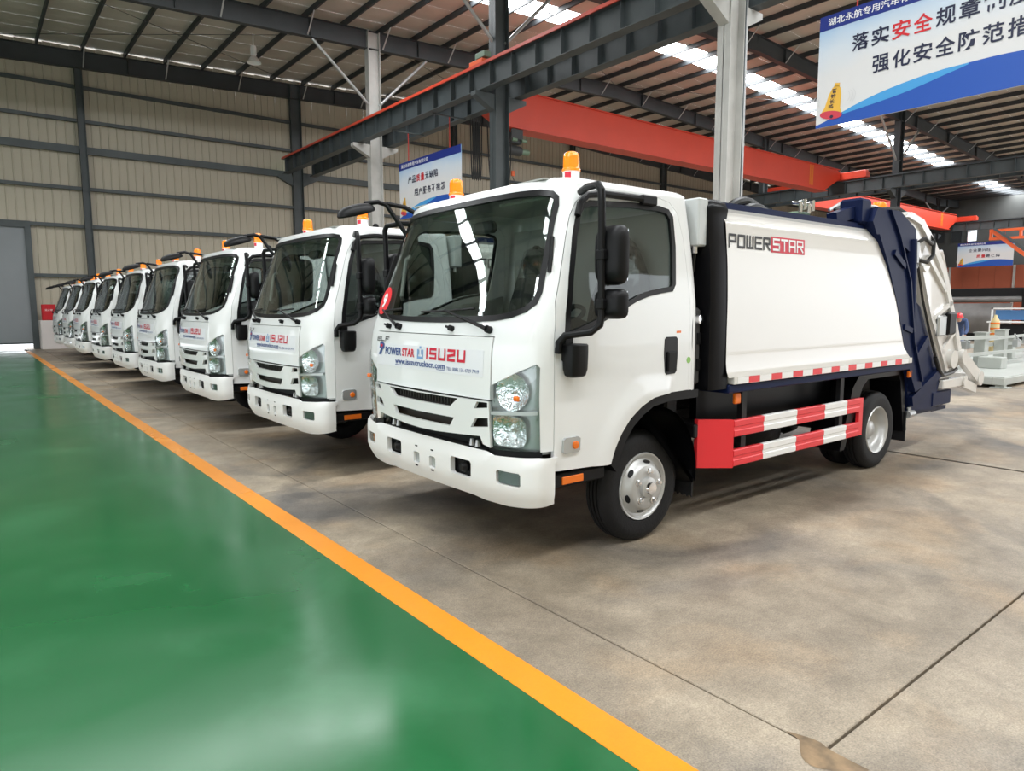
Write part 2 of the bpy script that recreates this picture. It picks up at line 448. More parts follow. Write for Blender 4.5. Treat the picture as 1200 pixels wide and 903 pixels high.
# ---- floor
fl = MB().box(XL, XR, YN, YW + 0.3, -0.20, -0.02).build('floor', mat('floor_base', (0.10, 0.085, 0.07), 0.9), None, False)
tag(fl, 'concrete workshop floor with a green painted aisle and yellow edge line', kind='structure')
JX = [2.262, 7.7, 13.2, 18.7, 24.2, 29.7, 35.2, 40.7, 46.2, 51.7, 57.2, 62.7, 68.2]
sl = None
yj = [1.095 + 6 * k for k in range(-2, 6)]
for x0 in JX:
    for y0 in yj:
        if y0 > YW: continue
        if sl is None:
            sl = MB().box(0, 5.5 - 0.010, 0, 6 - 0.012, -0.14, 0, 0.004).build('concrete_slab', 'concrete', fl, False); sl.location = (x0 + .005, y0 + .006, 0)
        else: inst(sl, 'concrete_slab', fl, (x0 + .005, y0 + .006, 0))
es = None
for k in range(-2, 6):
    y0 = 0.2 + 5.6 * k
    if es is None:
        es = MB().box(1.80, 2.257, 0, 5.595, -0.14, 0.0, 0.003).build('edge_slab', 'concrete', fl, False); es.location = (0, y0, 0.0)
    else: inst(es, 'edge_slab', fl, (0, y0, 0.0))
for k, (y0, y1) in enumerate(((YN, 0.0), (0.0, 17.2), (17.21, YW))):
    MB().box(XL, 1.69, y0, y1 - 0.004, -0.14, 0.0015).build('green_coating', 'green', fl, False)
MB().box(1.675, 1.829, YN, YW - 1.5, -0.1, 0.0035).build('yellow_line', 'yellow', fl, False)
pm = plane_map((0, 0, 0), (1, 0, 0), (0, 1, 0), (0, 0, 1))
stain = mat('rust_stain', (0.21, 0.138, 0.072), 0.5, var=0.45, vscale=16)
sp_ = chaikin([(2.261, 1.251), (2.281, 1.203), (2.304, 1.134), (2.285, 1.093), (2.282, 1.001), (2.285, 0.932), (2.207, 0.994), (2.149, 1.068), (2.158, 1.118), (2.208, 1.155), (2.260, 1.181)], 1)
MB().add([(x, y, 0.0012) for x, y in sp_], [tuple(range(len(sp_)))]).build('rust_stain', stain, fl, False)

# ---- far wall with ribbed sheets
wf = MB().box(XL, XR, YW + 0.12, YW + 0.2, 4.86, 11.1).box(2.25, XR, YW + 0.12, YW + 0.2, 0, 4.86).build('wall_far', 'wallsheet', None, False)
tag(wf, 'beige ribbed metal end wall with dark steel rails', kind='structure')
def sheet(w=0.9, h=1.0):
    prof = []
    n = 3; p = w / n
    for i in range(n):
        x = i * p
        prof += [(x, 0.0), (x + p - 0.060, 0.0), (x + p - 0.042, -0.028), (x + p - 0.018, -0.028)]
    prof += [(w - 0.002, 0.0)]
    mb = MB()
    r0 = [(x, y, 0) for x, y in prof]; r1 = [(x, y, h) for x, y in prof]
    return mb.loft([r0, r1], False, False, False)
ws_ = sheet().build('wall_sheet', 'wallsheet', wf, False)
n = 0; x = XL
while x < XR - 0.5:
    z0 = 4.86 if x + 0.45 < 2.2 else 0.0
    o = ws_ if n == 0 else inst(ws_, 'wall_sheet', wf)
    o.location = (x, YW + 0.09, z0); o.scale = (1, 1, roofz(x + .45) - 0.03 - z0); n += 1; x += 0.9
g0 = None
for z, d in ((2.89, .12), (4.87, .14), (6.36, .13), (7.87, .28), (9.0, .13), (10.3, .13)):
    for xa, xb in ((XL, 4.05), (4.35, 12.72), (13.28, 22), (22, 31), (31, 39.8), (40.2, 52), (52, 66)):
        if z < 4 and xa < 2:
            xa = 2.2
        mb = MB(); bar(mb, (xa, YW - 0.02, z), (xb, YW - 0.02, z), 0.14, d); mb.build('girt', 'steel', wf, False)
# ---- roller door, low wall
dr = MB().box(XL + 2, 2.05, YW - 0.02, YW + 0.06, 0.24, 4.75).build('door_1', 'door', None, False)
tag(dr, 'large plain grey roller door in the end wall', kind='structure')
MB().box(2.05, 2.25, YW - 0.12, YW + 0.1, 0.0, 4.95).build('door_frame', 'steel', dr, False)
MB().box(XL + 2, 2.25, YW - 0.10, YW + 0.1, 4.70, 4.95).build('door_header', 'steel', dr, False)
MB().box(XL + 2, 2.05, YW - 0.03, YW + 0.07, 0.20, 0.26).build('bottom_rail', 'steel', dr, False)
lw = MB().box(2.26, 5.2, YW - 0.95, YW - 0.05, 0, 1.12, 0.02).build('low_wall_block', 'lowwall')
tag(lw, 'low whitewashed block against the end wall beside the roller door', 'block')
hb = empty('hydrant_cabinet', (2.36, YW - 0.5, 1.12)); tag(hb, 'red fire cabinet standing on the low white block', 'cabinet')
MB().box(0, 0.46, -0.1, 0.12, 0, 0.62, 0.015).build('cabinet_body', 'hydrant', hb)
MB().box(0.03, 0.43, -0.115, -0.1, 0.03, 0.59, 0.005).build('cabinet_door', 'hydrant', hb)
mb = MB(); letter(mb, '消火栓', 0.10, 0.36, 0.36, 0.44, plane_map((0, -0.115, 0), (1, 0, 0), (0, 0, 1), (0, -1, 0))); mb.build('cabinet_lettering', 'textwhite', hb, False)

# ---- roof: panels, skylights, purlins, rafters
ce = MB().box(26.0, 26.8, YN, YW + .2, roofz(26.4) + .05, roofz(26.4) + .12).build('ceiling', 'roof', None, False)
tag(ce, 'pitched insulated metal roof on dark steel purlins and rafters', kind='structure')
SKY = [20.4, 21.6, 4.4, 5.6]
def slope_panel(xa, xb, name, m):
    mb = MB(); n = max(2, int(abs(xb - xa) / 1.5)); top = []; bot = []
    for i in range(n + 1):
        x = xa + (xb - xa) * i / n; z = roofz(x)
        top.append((x, 0, z)); bot.append((x, 1.197, z))
    mb.loft([[(p[0], p[1], p[2]) for p in top], [(p[0], 0.6, p[2] - 0.012) for p in top], [(p[0], p[1], p[2]) for p in bot]], False, False, False)
    return mb.build(name, m, ce, False)
proto = {}
y = YN
k = 0
while y < YW:
    issky = any(abs(y + .6 - s_) < .61 for s_ in (20.9, 4.9, -3.5))  # first strip is in view; the other two are added unseen for light
    for side, (xa, xb) in enumerate(((XL, 26.4), (26.4, 67), (67, XR))):
        key = (issky, side)
        nm = 'skylight_panel' if issky else 'roof_panel'
        if key not in proto:
            proto[key] = slope_panel(xa, xb, nm, 'skylight' if issky else 'roof'); proto[key].location = (0, y, 0)
        else: inst(proto[key], nm, ce, (0, y, 0))
    y += 1.2; k += 1
pu = MB().box(-0.035, 0.035, YN, YW, -0.21, -0.19).box(-0.035, 0.035, YN, YW, -0.03, -0.01).box(-0.035, -0.025, YN, YW, -0.2, -0.02).build('purlin', 'steeldark', ce, False)
x = XL + 0.4; first = True
while x < XR:
    o = pu if first else inst(pu, 'purlin', ce)
    first = False
    o.location = (x, 0, roofz(x)); x += 1.5
raf = {}
for Y in FR:
    for sd, (xa, xb) in enumerate(((XL, 26.4), (26.4, 67.0), (67.0, XR))):
        if sd in raf: inst(raf[sd], 'rafter', ce, (0, Y, 0)); continue
        mb = MB(); za, zb = roofz(xa) - 0.55, roofz(xb) - 0.55
        ibeam(mb, (xa, 0, za), (xb, 0, zb), 0.66, 0.24)
        x = xa + 2
        while x < xb - 1:
            z = za + (zb - za) * (x - xa) / (xb - xa); mb.box(x - .006, x + .006, -.12, .12, z - .31, z + .31); x += 4.5
        raf[sd] = mb.build('rafter', 'steeldark', ce, False); raf[sd].location = (0, Y, 0)
fb = None
for Y in FR[:5]:
    x = XL + 0.4 + 1.5 * 6; i = 0
    while x < 60:
        if i % 2 == 0:
            for s_ in (-1, 1):
                if fb is None:
                    fb = MB(); bar(fb, (0, 0.10, -0.84), (0, 0.75, -0.20), 0.05, 0.012); fb = fb.build('fly_brace', 'galv', ce, False)
                    o = fb
                else: o = inst(fb, 'fly_brace', ce)
                o.location = (x, Y, roofz(x)); o.scale = (1, s_, 1)
        x += 1.5; i += 1
for xa, xb, ya, yb in ((1.0, 13, 25.3, 32.7), (1.0, 13, 32.7, 25.3), (13, 26, 25.3, 32.7), (13, 26, 17.3, 24.7), (27, 40, 24.7, 17.3)):
    MB().tube([(xa, ya, roofz(xa) - .26), (xb, yb, roofz(xb) - .26)], 0.011, 5).build('brace_rod', 'steeldark', ce)

# ---- columns
def hcol(name, x, y, h, label, m='colgrey', d=0.5, w=0.32, braces=True, group='roof columns', bracket=0):
    e = empty(name, (x, y, 0)); tag(e, label, 'column', group)
    mb = MB(); mb.box(-d / 2, -d / 2 + .02, -w / 2, w / 2, 0.02, h).box(d / 2 - .02, d / 2, -w / 2, w / 2, 0.02, h).box(-d / 2, d / 2, -.008, .008, 0.02, h)
    mb.build('shaft', m, e, False)
    MB().box(-d / 2 - .08, d / 2 + .08, -w / 2 - .08, w / 2 + .08, 0, 0.025).build('base_plate', 'steel', e, False)
    if braces:
        for s_ in (-1, 1):
            zt = roofz(x + s_ * 2.4) - 0.90
            MB().tube([(s_ * .22, 0, 9.35), (s_ * 2.4, 0, zt)], 0.055, 10).build('brace', 'galv', e)
    if bracket:
        for s_ in ((-1, 1) if bracket == 2 else (-1,)):
            mb = MB(); mb.prism([(s_ * d / 2, 7.82), (s_ * .95, 7.82), (s_ * .95, 7.70), (s_ * d / 2, 7.35)], 1, -.12, .12); mb.build('crane_bracket', m, e, False)
    return e
cols = [
 (13.0, 33.0, 'dark steel column on the end wall carrying the far end of the crane beam', 'steel', 2),
 (13.0, 25.0, 'pale grey column with pipe struts behind the lamps of the parked trucks', 'colgrey', 2),
 (13.0, 17.0, 'dark column rising behind the first truck cab beside the hoist', 'steel', 2),
 (13.0, 9.0, 'pale grey column with vertical conduits behind the first truck body', 'colgrey', 2),
 (40.0, 33.0, 'dark column at the end wall beyond the red crane', 'steel', 2),
 (40.0, 25.0, 'grey column under the far crane beam behind the red girder end', 'steel', 2),
 (40.0, 17.0, 'dark column with angled struts below the bell banner', 'steeldark', 2),
 (67.0, 25.0, 'distant dark column beside the second red crane end', 'steeldark', 2),
 (67.0, 33.0, 'distant dark column in the far corner of the hall', 'steeldark', 2)]
COL = {}
for x, y, lb, m_, br in cols:
    COL[(x, y)] = hcol('steel_column', x, y, roofz(x) - 0.25, lb, m_, bracket=br, braces=(y < 33))
for x, lb in ((4.2, 'slim wind column on the end wall above the far trucks'), (22.0, 'slim wind column on the end wall behind the first truck beacon'), (31.0, 'slim wind column on the end wall below the red crane girder')):
    hcol('wind_column', x, YW - 0.12, roofz(x) - 0.9, lb, 'steel', d=0.26, w=0.26, braces=False, group='wind columns on the end wall')
pc = COL[(13.0, 9.0)]
for dx, dy, r in ((0.33, -0.10, .045), (0.42, -.06, .05), (0.30, 0.0, .035)):
    MB().tube([(dx, dy, 1.2), (dx, dy, 8.9)], r, 10).build('conduit', 'galv', pc)
MB().box(0.27, 0.30, -.16, .16, 1.0, 8.9).build('conduit_tray', 'steel', pc, False)

# ---- crane runways
def runway(x, label, rail=False, facing=-1):
    e = empty('crane_runway_beam', (x, 0, 0)); tag(e, label, 'beam', 'crane runway beams')
    mb = MB(); ibeam(mb, (0, -7, 8.17), (0, YW - .3, 8.17), 0.66, 0.32); mb.build('girder', 'steel', e, False)
    MB().box(-.03, .03, -7, YW - .3, 8.50, 8.57).build('crane_rail', 'steeldark', e, False)
    st = None; y = -6.6
    while y < YW - .5:
        if st is None:
            st = MB().box(-.15, .15, -.006, .006, 7.87, 8.47).build('stiffener', 'steel', e, False); st.location = (0, y, 0)
        else: inst(st, 'stiffener', e, (0, y, 0))
        y += 1.0
    if rail:
        MB().box(-.20, -.15, -7, YW - .3, 8.48, 8.55).build('conductor_rail', 'railred', e, False)
        MB().box(-.14, .02, -7, YW - .3, 8.57, 8.60).build('conductor_cover', 'railred', e, False)
    return e
runway(12.35, 'dark green crane beam with red conductor rail along the columns', True)
runway(13.65, 'dark crane beam paired behind the red railed one')
runway(39.35, 'grey crane beam below the bell banner, carrying the red crane end')
runway(40.65, 'dark crane beam on the far side of the struts column')
runway(66.35, 'distant crane beam above the banner on the orange partition')
# ---- overhead cranes
def crane(x0, x1, y, label):
    e = empty('overhead_crane', (0, y, 0)); tag(e, label, 'crane', 'red overhead cranes')
    mb = MB()
    def ring(x, zb, zt, w=0.55): return [(x, -w / 2, zb), (x, w / 2, zb), (x, w / 2, zt), (x, -w / 2, zt)]
    mb.loft([ring(x0, 8.62, 9.15), ring(x0 + .35, 8.60, 9.15), ring(x0 + 1.8, 7.9, 9.15), ring(x1 - 1.8, 7.9, 9.15), ring(x1 - .35, 8.60, 9.10), ring(x1, 8.62, 9.05)]); mb.build('box_girder', 'crane', e, False)
    MB().box(x0 + .3, x1 - .3, -.36, .36, 9.15, 9.18).build('top_flange', 'crane', e, False)
    MB().box(x0 + 1.6, x1 - 1.6, -.36, .36, 7.87, 7.90).build('bottom_flange', 'crane', e, False)
    for xx in (x0, x1):
        MB().box(xx - .16, xx + .16, -1.7, 1.7, 8.60, 9.0, .02).build('end_carriage', 'crane', e)
        for s_ in (-1, 1):
            MB().lathe([(0.0, -.06), (.17, -.06), (.17, .06), (0.0, .06)], (xx, s_ * 1.35, 8.74), 'x', 20).build('travel_wheel', 'steeldark', e)
            MB().box(xx - .22, xx + .22, s_ * 1.7 - .05, s_ * 1.7 + .05, 8.62, 8.92, .01).build('buffer', 'crane', e)
    for k in range(3):
        MB().box(x1 - 3.4 + .14 * k, x1 - 3.33 + .14 * k, -.279, -.275, 8.05, 9.1).build('warning_stripe', 'yellow', e, False)
    return e
crane(13.65, 39.35, 20.0, 'red box girder overhead crane crossing behind the first truck')
crane(40.65, 66.35, 23.4, 'red overhead crane in the next bay above the compactor tailgate')
hs = empty('electric_hoist', (15.9, 20.0, 7.87 * .38)); hs.scale = (.62, .62, .62); tag(hs, 'green grey electric hoist hanging under the red crane girder', 'hoist')
MB().lathe([(0, -.55), (.26, -.55), (.28, -.5), (.28, .5), (.26, .55), (0, .55)], (0, 0, 6.75), 'x', 24).build('drum', 'steeldark', hs)
MB().lathe([(0, -.3), (.17, -.3), (.17, .3), (0, .3)], (.85, 0, 6.75), 'x', 20).build('motor', 'hoist', hs)
MB().box(-.45, .45, -.30, .30, 7.1, 7.35, .02).build('trolley_frame', 'steeldark', hs)
for s_ in (-1, 1):
    MB().box(-.4, .4, s_ * .42 - .03, s_ * .42 + .03, 7.3, 7.86).build('side_plate', 'steeldark', hs, False)
    for xx in (-.3, .3):
        MB().lathe([(0, -.05), (.11, -.05), (.11, .05), (0, .05)], (xx, s_ * .38, 7.75), 'y', 16).build('trolley_wheel', 'hoist', hs)
for xx in (-.35, .35):
    MB().tube([(xx, -.36, 7.28), (xx + .35, -.36, 7.28)], .11, 14).build('trolley_motor', 'hoist', hs)
MB().tube([(0, 0, 6.5), (0, 0, 5.6)], .012, 6).build('wire_rope', 'steeldark', hs)
MB().box(-.10, .10, -.06, .06, 5.3, 5.6, .02).build('hook_block', 'jigred', hs)
MB().tube([(0, 0, 5.3), (0, 0, 5.18), (.07, 0, 5.1), (.07, 0, 5.02), (0, 0, 4.96), (-.07, 0, 5.0)], .02, 8).build('hook', 'steeldark', hs)
fc = empty('festoon_cable', (13.7, 19.5, 0)); tag(fc, 'black festoon cables looping below the crane beam', 'cable')
for k in range(7):
    xx = .08 * k if k < 5 else .15 + .55 * (k - 4)
    wdt = .14 if k < 5 else .5
    pts = [(xx + wdt * t / 10, 0, 7.75 - (1.9 if k < 5 else 2.3) * math.sin(math.pi * t / 10) ** .6) for t in range(11)]
    MB().tube(pts, .022, 6).tube([(xx + wdt / 2, 0, 7.76), (xx, 0, 7.75), (xx, 0, 7.86)], .012, 5).build('cable_loop', 'hose', fc)
# trolley marker on the near runway
tk = empty('travel_limit_box', (12.35, 17.3, 8.57)); tag(tk, 'orange and green limit switch box on the crane rail', 'switch box')
MB().box(-.12, .12, -.5, .15, 0.03, .16, .01).build('bracket', 'jigred', tk)
MB().box(-.12, .12, -.62, -.15, .17, .33, .01).build('switch_housing', 'hoist', tk)
xl = MB().box(12.30, 12.42, 32.5, 32.56, 8.1, 8.35).build('exit_lamp', mat('exit_lamp', (.7, .9, .75), .4, emit=((.75, 1, .8), 6)))
tag(xl, 'small glowing lamp on the far end of the crane beam', 'lamp')

# ---- pendant high-bay lamp
pl = empty('pendant_lamp', (9.35, 27.6, 0)); tag(pl, 'white high bay pendant lamp hanging from a purlin', 'lamp')
zl = 10.85
MB().tube([(0, 0, zl + .62), (0, 0, roofz(9.35) - .2)], .018, 6).build('stem', 'guardwhite', pl)
MB().lathe([(0, .62), (.09, .62), (.11, .55), (.11, .30), (.07, .26), (0, .26)], (0, 0, zl), 'z', 20).build('ballast', 'guardwhite', pl)
MB().lathe([(.06, .27), (.12, .22), (.22, .08), (.27, 0), (.26, 0), (.2, .07), (.1, .2), (.04, .25)], (0, 0, zl), 'z', 28).build('reflector', 'guardwhite', pl)
MB().lathe([(0, .2), (.06, .18), (.07, .1), (.04, .04), (0, .03)], (0, 0, zl), 'z', 14).build('bulb', 'textwhite', pl)

# ---- hanging banners
def banner(x, yc, zt, lines, label, header, L=4.05, Hh=2.0, bell=True):
    e = empty('safety_banner', (x, yc, zt - Hh)); tag(e, label, 'banner', 'slogan banners hung along the column lines')
    MB().box(0, .03, -L / 2, L / 2, 0, Hh).build('panel', 'banner', e, False)
    pmap = plane_map((-.002, L / 2, 0), (0, -1, 0), (0, 0, 1), (-1, 0, 0))
    MB().box(-.004, .001, -L / 2, L / 2, Hh - .26, Hh).build('header_strip', 'blue', e, False)
    if header:
        mb = MB(); letter(mb, header, .16, 2.02, Hh - .20, Hh - .06, pmap, .005, .012); mb.build('header_lettering', 'textwhite', e, False)
    for (txt, a, w_, b, hh) in lines:
        red = False; i = 0; m_ = len([c for c in txt if c not in '[]'])
        cw_ = w_ / m_
        for ch in txt:
            if ch == '[': red = True; continue
            if ch == ']': red = False; continue
            x0 = a + cw_ * i
            mc = MB(); letter(mc, ch, x0 + cw_ * .07, x0 + cw_ * .93, b, b + hh, pmap, .006, .018)
            mc.build('slogan_character', 'charred' if red else 'charnavy', e, False)
            i += 1
    # waves along the lower edge
    def wave(pts, m_, off, nm):
        V, F = tess(pts, (), .25); mb = MB(); mb.add([pmap(a, b)[0] + Vector((-1, 0, 0)) * off for a, b in V], F); mb.build(nm, m_, e, False)
    top = [(a, .05 + .50 * (math.sin(min(1, a / 2.2) * math.pi / 2) ** 1.3) - .10 * max(0, a - 2.2) / 1.8 + .03 * math.sin(a * 2.5)) for a in np.linspace(0.0, L, 25)]
    wave([(L, 0.0), (0.0, 0.0)] + [(a, max(.02, b)) for a, b in top], 'waveblue', .002, 'blue_wave')
    crest = [(a, b) for a, b in top if .35 < a < 2.6]
    wave(crest + [(a, b - .16 * math.sin((a - .35) / 2.25 * math.pi) - .01) for a, b in crest[::-1]], 'wavecyan', .004, 'cyan_wave')
    if bell:
        def ell(cx, cy, rx, ry, rot, n=20): return [(cx + rx * math.cos(t) * math.cos(rot) - ry * math.sin(t) * math.sin(rot), cy + rx * math.cos(t) * math.sin(rot) + ry * math.sin(t) * math.cos(rot)) for t in np.linspace(0, 2 * math.pi, n, endpoint=False)]
        def rotp(p, cx, cy, a): return [(cx + (x_ * math.cos(a) - y_ * math.sin(a)), cy + (x_ * math.sin(a) + y_ * math.cos(a))) for x_, y_ in p]
        cx, cy, a = .33, .42, -.18
        shape = [(-.21, -.22), (-.15, -.10), (-.12, .12), (-.08, .24), (-.04, .28), (.04, .28), (.08, .24), (.12, .12), (.15, -.10), (.21, -.22)]
        wave(rotp(shape, cx, cy, a), 'gold', .008, 'bell_body')
        wave(rotp([(-.05, .27), (-.05, .33), (.05, .33), (.05, .27)], cx, cy, a), 'gold', .008, 'bell_loop')
        wave(rotp(ell(0, -.23, .215, .075, 0), cx, cy, a), 'bellred', .010, 'bell_mouth')
        wave(rotp(ell(.02, -.26, .035, .03, 0, 10), cx, cy, a), 'charnavy', .012, 'bell_clapper')
        mb = MB()
        for i, ch in enumerate('警钟长鸣'):
            letter(mb, ch, cx - .035 - .018 * i, cx + .055 - .018 * i, cy + .155 - .09 * i, cy + .235 - .09 * i, pmap, .013, .02)
        mb.build('bell_lettering', 'charnavy', e, False)
        for s_ in (-1, 1):
            for r_ in (.30, .35, .40):
                mb = MB()
                arc = [(cx + s_ * r_ * math.cos(t), cy + .05 + r_ * .6 * math.sin(t)) for t in np.linspace(-.5, .5, 7)]
                for p, q in zip(arc[:-1], arc[1:]):
                    P = [pmap(p[0] - .005, p[1])[0], pmap(p[0] + .005, p[1])[0], pmap(q[0] + .005, q[1])[0], pmap(q[0] - .005, q[1])[0]]
                    mb.add([v + Vector((-.007, 0, 0)) for v in P], [(0, 1, 2, 3)])
                mb.build('sound_line', 'soundgrey', e, False)
    for s_ in (-1, 1):
        MB().tube([(.015, s_ * 1.35, Hh), (.015, s_ * 1.35, 7.82 - (zt - Hh))], .016, 6).build('hanging_rope', 'rope', e)
        MB().box(-.62, .66, s_ * 1.35 - .03, s_ * 1.35 + .03, 7.80 - (zt - Hh), 7.838 - (zt - Hh)).build('hanger_bar', 'steel', e, False)
    return e
HD = '湖北永航专用汽车有限公司'
banner(12.98, 5.02, 6.92, [('落实[安全]规章制度', .60, 2.76, 1.22, .30), ('强化安全防范措施', .98, 2.72, .74, .30)], 'large white and blue slogan banner with a golden bell, above the compactor body', HD)
banner(12.98, 21.05, 6.82, [('产品[质量]无缺陷', .62, 2.05, 1.20, .25), ('用户服务不抱怨', 1.05, 2.05, .72, .25)], 'white and blue slogan banner on red ropes behind the truck cabs', HD)
banner(66.9, 21.1, 6.85, [('企业要兴旺', .80, 1.65, 1.22, .26), ('[质量]是保障', 1.40, 1.75, .72, .26)], 'distant white and blue slogan banner above the orange partition', HD)

wl = MB().box(XL - .1, XL, 16, YW, 0, roofz(XL)).box(XL - .1, XL, YN, 16, 5.5, roofz(XL)).build('wall_left', 'wallsheet', None, False)  # unseen wall; low opening shaped to bring daylight onto the truck fronts
tag(wl, 'unseen beige side wall, opened low down to light the truck fronts', kind='structure')
wn = MB().box(XL, 15, YN - .1, YN, 0, 11.0).box(15, 40, YN - .1, YN, 6.2, 11.6).box(40, XR, YN - .1, YN, 0, 11.0).build('wall_near', 'wallsheet', None, False)  # unseen wall added to cut sky glare; doorway kept out of the window reflections
tag(wn, 'unseen beige end wall, its wide doorway placed to shape the daylight', kind='structure')
# ---- far right: partition, wall, workshop equipment
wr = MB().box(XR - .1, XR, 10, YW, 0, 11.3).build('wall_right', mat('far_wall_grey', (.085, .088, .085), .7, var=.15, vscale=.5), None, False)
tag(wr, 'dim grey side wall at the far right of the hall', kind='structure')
for k, (yy, w_, br) in enumerate(((26.4, .8, 0), (25.0, .8, 0), (23.75, .75, 1))):
    w = MB().box(XR - .16, XR - .1, yy - w_ / 2, yy + w_ / 2, 7.4, 8.7).build('window_%d' % (k + 1), mat('window_pane_%d' % k, (.05, .055, .06) if not br else (.7, .75, .75), .2, emit=None if not br else ((.9, .95, 1), 1.2)), None, False)
    tag(w, ['dark window high in the grey side wall', 'dark grey window beside the lit one in the side wall', 'lit window in the grey side wall'][k], kind='structure')
    MB().box(XR - .2, XR - .15, yy - w_ / 2 - .06, yy - w_ / 2, 7.3, 8.8).box(XR - .2, XR - .15, yy + w_ / 2, yy + w_ / 2 + .06, 7.3, 8.8).build('window_frame', 'steel', w, False)
pt = empty('orange_partition', (68.6, 22.0, 0)); tag(pt, 'rust orange sheet partition below the distant banner', 'partition')
for k in range(10):
    MB().box(0, .06, -6 + 1.2 * k, -6 + 1.2 * k + 1.185, 0, 4.95).build('partition_sheet', 'redwall', pt, False)
for yy in (-5, -2.6, 2.2, 5):
    MB().box(-.12, 0, yy - .08, yy + .08, 0, 4.95).build('partition_post', 'colgrey', pt, False)
mb = MB(); bar(mb, (-.05, 2.0, 4.2), (-.05, 5.0, 2.6), .06, .08); mb.build('partition_brace', 'redwall', pt, False)

pb = empty('plate_rolling_machine', (36.0, 11.3, 0)); tag(pb, 'dark plate rolling machine holding a bare steel sheet', 'machine')
MB().box(-.3, .4, -1.9, 1.9, 1.95, 2.35, .04).build('top_beam', 'chassis', pb)
MB().tube([(-.35, -1.8, 1.85), (-.35, 1.8, 1.85)], .13, 16).build('roller', 'plate', pb)
for s_ in (-1, 1): MB().box(-.5, .5, s_ * 1.75 - .15, s_ * 1.75 + .15, 0, 2.3, .03).build('side_frame', 'chassis', pb)
MB().box(-.3, .3, -1.6, 1.6, 0, .35, .03).build('machine_bed', 'chassis', pb)
sp = MB()
rows = []
for i in range(9):
    t = i / 8; rows.append([(35.55 - .25 * math.sin(t * math.pi), 10.05 + 2.3 * j / 8, .36 + 1.32 * t) for j in range(9)])
sp.loft(rows, False, False, False); rows2 = [[(p[0] + .012, p[1], p[2]) for p in r] for r in rows]; sp.loft(rows2, False, False, False)
tag(sp.build('steel_sheet', 'plate'), 'bare bowed steel sheet leaning on the rolling machine', 'sheet')

# grey assembly jig
jg = empty('assembly_jig', (0, 0, 0)); tag(jg, 'pale grey steel assembly jig with posts on a low platform', 'jig')
jx, jy = 15.3, 4.35
mb = MB(); mb.box(jx, jx + 9, jy, jy + .2, .06, .20, .01).box(jx, jx + 9, jy + 2.2, jy + 2.4, .06, .20, .01).box(jx, jx + .2, jy + .2, jy + 2.2, .06, .20, .01).box(jx + 4, jx + 4.2, jy + .2, jy + 2.2, .06, .20, .01).box(jx + 8.8, jx + 9, jy + .2, jy + 2.2, .06, .20, .01)
mb.build('platform_frame', 'jig', jg)
MB().box(jx + .02, jx + 8.98, jy + .02, jy + 2.38, .20, .215).build('platform_deck', 'jig', jg, False)
for i in range(4):
    for s_ in (0, 1):
        MB().box(jx + .05 + 2.95 * i, jx + .2 + 2.95 * i, jy + .02 + 2.2 * s_, jy + .16 + 2.2 * s_, .02, .06).box(jx - .02 + 2.95 * i, jx + .27 + 2.95 * i, jy - .05 + 2.2 * s_, jy + .23 + 2.2 * s_, 0, .02).build('foot', 'jig', jg, False)
for (px, py, w_, d_, h_) in ((17.85, 5.50, .22, .26, .95), (19.75, 5.68, .22, .26, .97), (20.9, 5.82, .20, .24, .74), (17.2, 5.95, .16, .2, .8), (16.2, 6.1, .2, .24, .62), (22.8, 5.75, .22, .26, .9), (22.0, 5.2, .2, .24, .6)):
    MB().box(px, px + d_, py, py + w_, .215, h_, .008).box(px - .03, px + d_ + .03, py - .03, py + w_ + .03, .215, .235).box(px - .02, px + d_ + .02, py - .02, py + w_ + .02, h_, h_ + .025).build('post', 'jig', jg, False)
for (xa, ya, xb, yb, z, r) in ((16.0, 6.0, 18.2, 5.4, .86, .05), (16.1, 6.2, 22.6, 5.75, .62, .05), (18.1, 5.6, 22.9, 5.85, .80, .04), (16.2, 5.6, 20.7, 5.3, .50, .045)):
    mb = MB(); bar(mb, (xa, ya, z), (xb, yb, z), r * 1.6, r * 1.6); mb.build('cross_rail', 'jig', jg, False)
for (px, py, z) in ((16.6, 5.95, .72), (17.5, 5.75, .70), (20.1, 5.5, .66), (21.2, 5.6, .7)):
    MB().box(px, px + .25, py, py + .12, z - .1, z + .08, .01).tube([(px + .1, py, z + .05), (px - .1, py + .05, z + .22)], .02, 6).build('toggle_clamp', 'galv', jg)
MB().box(17.3, 17.65, 5.0, 5.45, .215, .46, .01).build('gusset_box', 'jig', jg)
# wrapped post / cylinder and monitor stand
gc = empty('gas_cylinder', (23.7, 7.08, 0)); tag(gc, 'yellow banded gas cylinder behind the grey jig', 'cylinder')
MB().lathe([(0, 0), (.11, 0), (.115, .03), (.115, 1.05), (.10, 1.15), (.05, 1.22), (.03, 1.3), (0, 1.3)], (0, 0, 0), 'z', 20).build('cylinder_body', mat('cylinder_cream', (.62, .50, .25), .5), gc)
for zz in (.75, .9, 1.05): MB().lathe([(.117, zz - .025), (.119, zz - .02), (.119, zz + .02), (.117, zz + .025)], (0, 0, 0), 'z', 20).build('band', 'orangelens', gc)
ms = empty('control_station', (27.0, 7.75, 0)); tag(ms, 'white framed control station with a blue screen behind the jig', 'control station')
for xx in (0, .5):
    for yy in (-.75, .45): MB().box(xx, xx + .04, yy, yy + .04, 0, 1.0).build('leg', 'guardwhite', ms, False)
MB().box(-.05, .6, -.8, .55, 1.0, 1.05, .005).build('shelf', 'guardwhite', ms)
mb = MB(); mb.box(-.02, .02, -.8, -.75, 1.05, 1.5).box(-.02, .02, .40, .45, 1.05, 1.5).box(-.02, .02, -.8, .45, 1.45, 1.5); mb.build('screen_frame', 'guardwhite', ms, False)
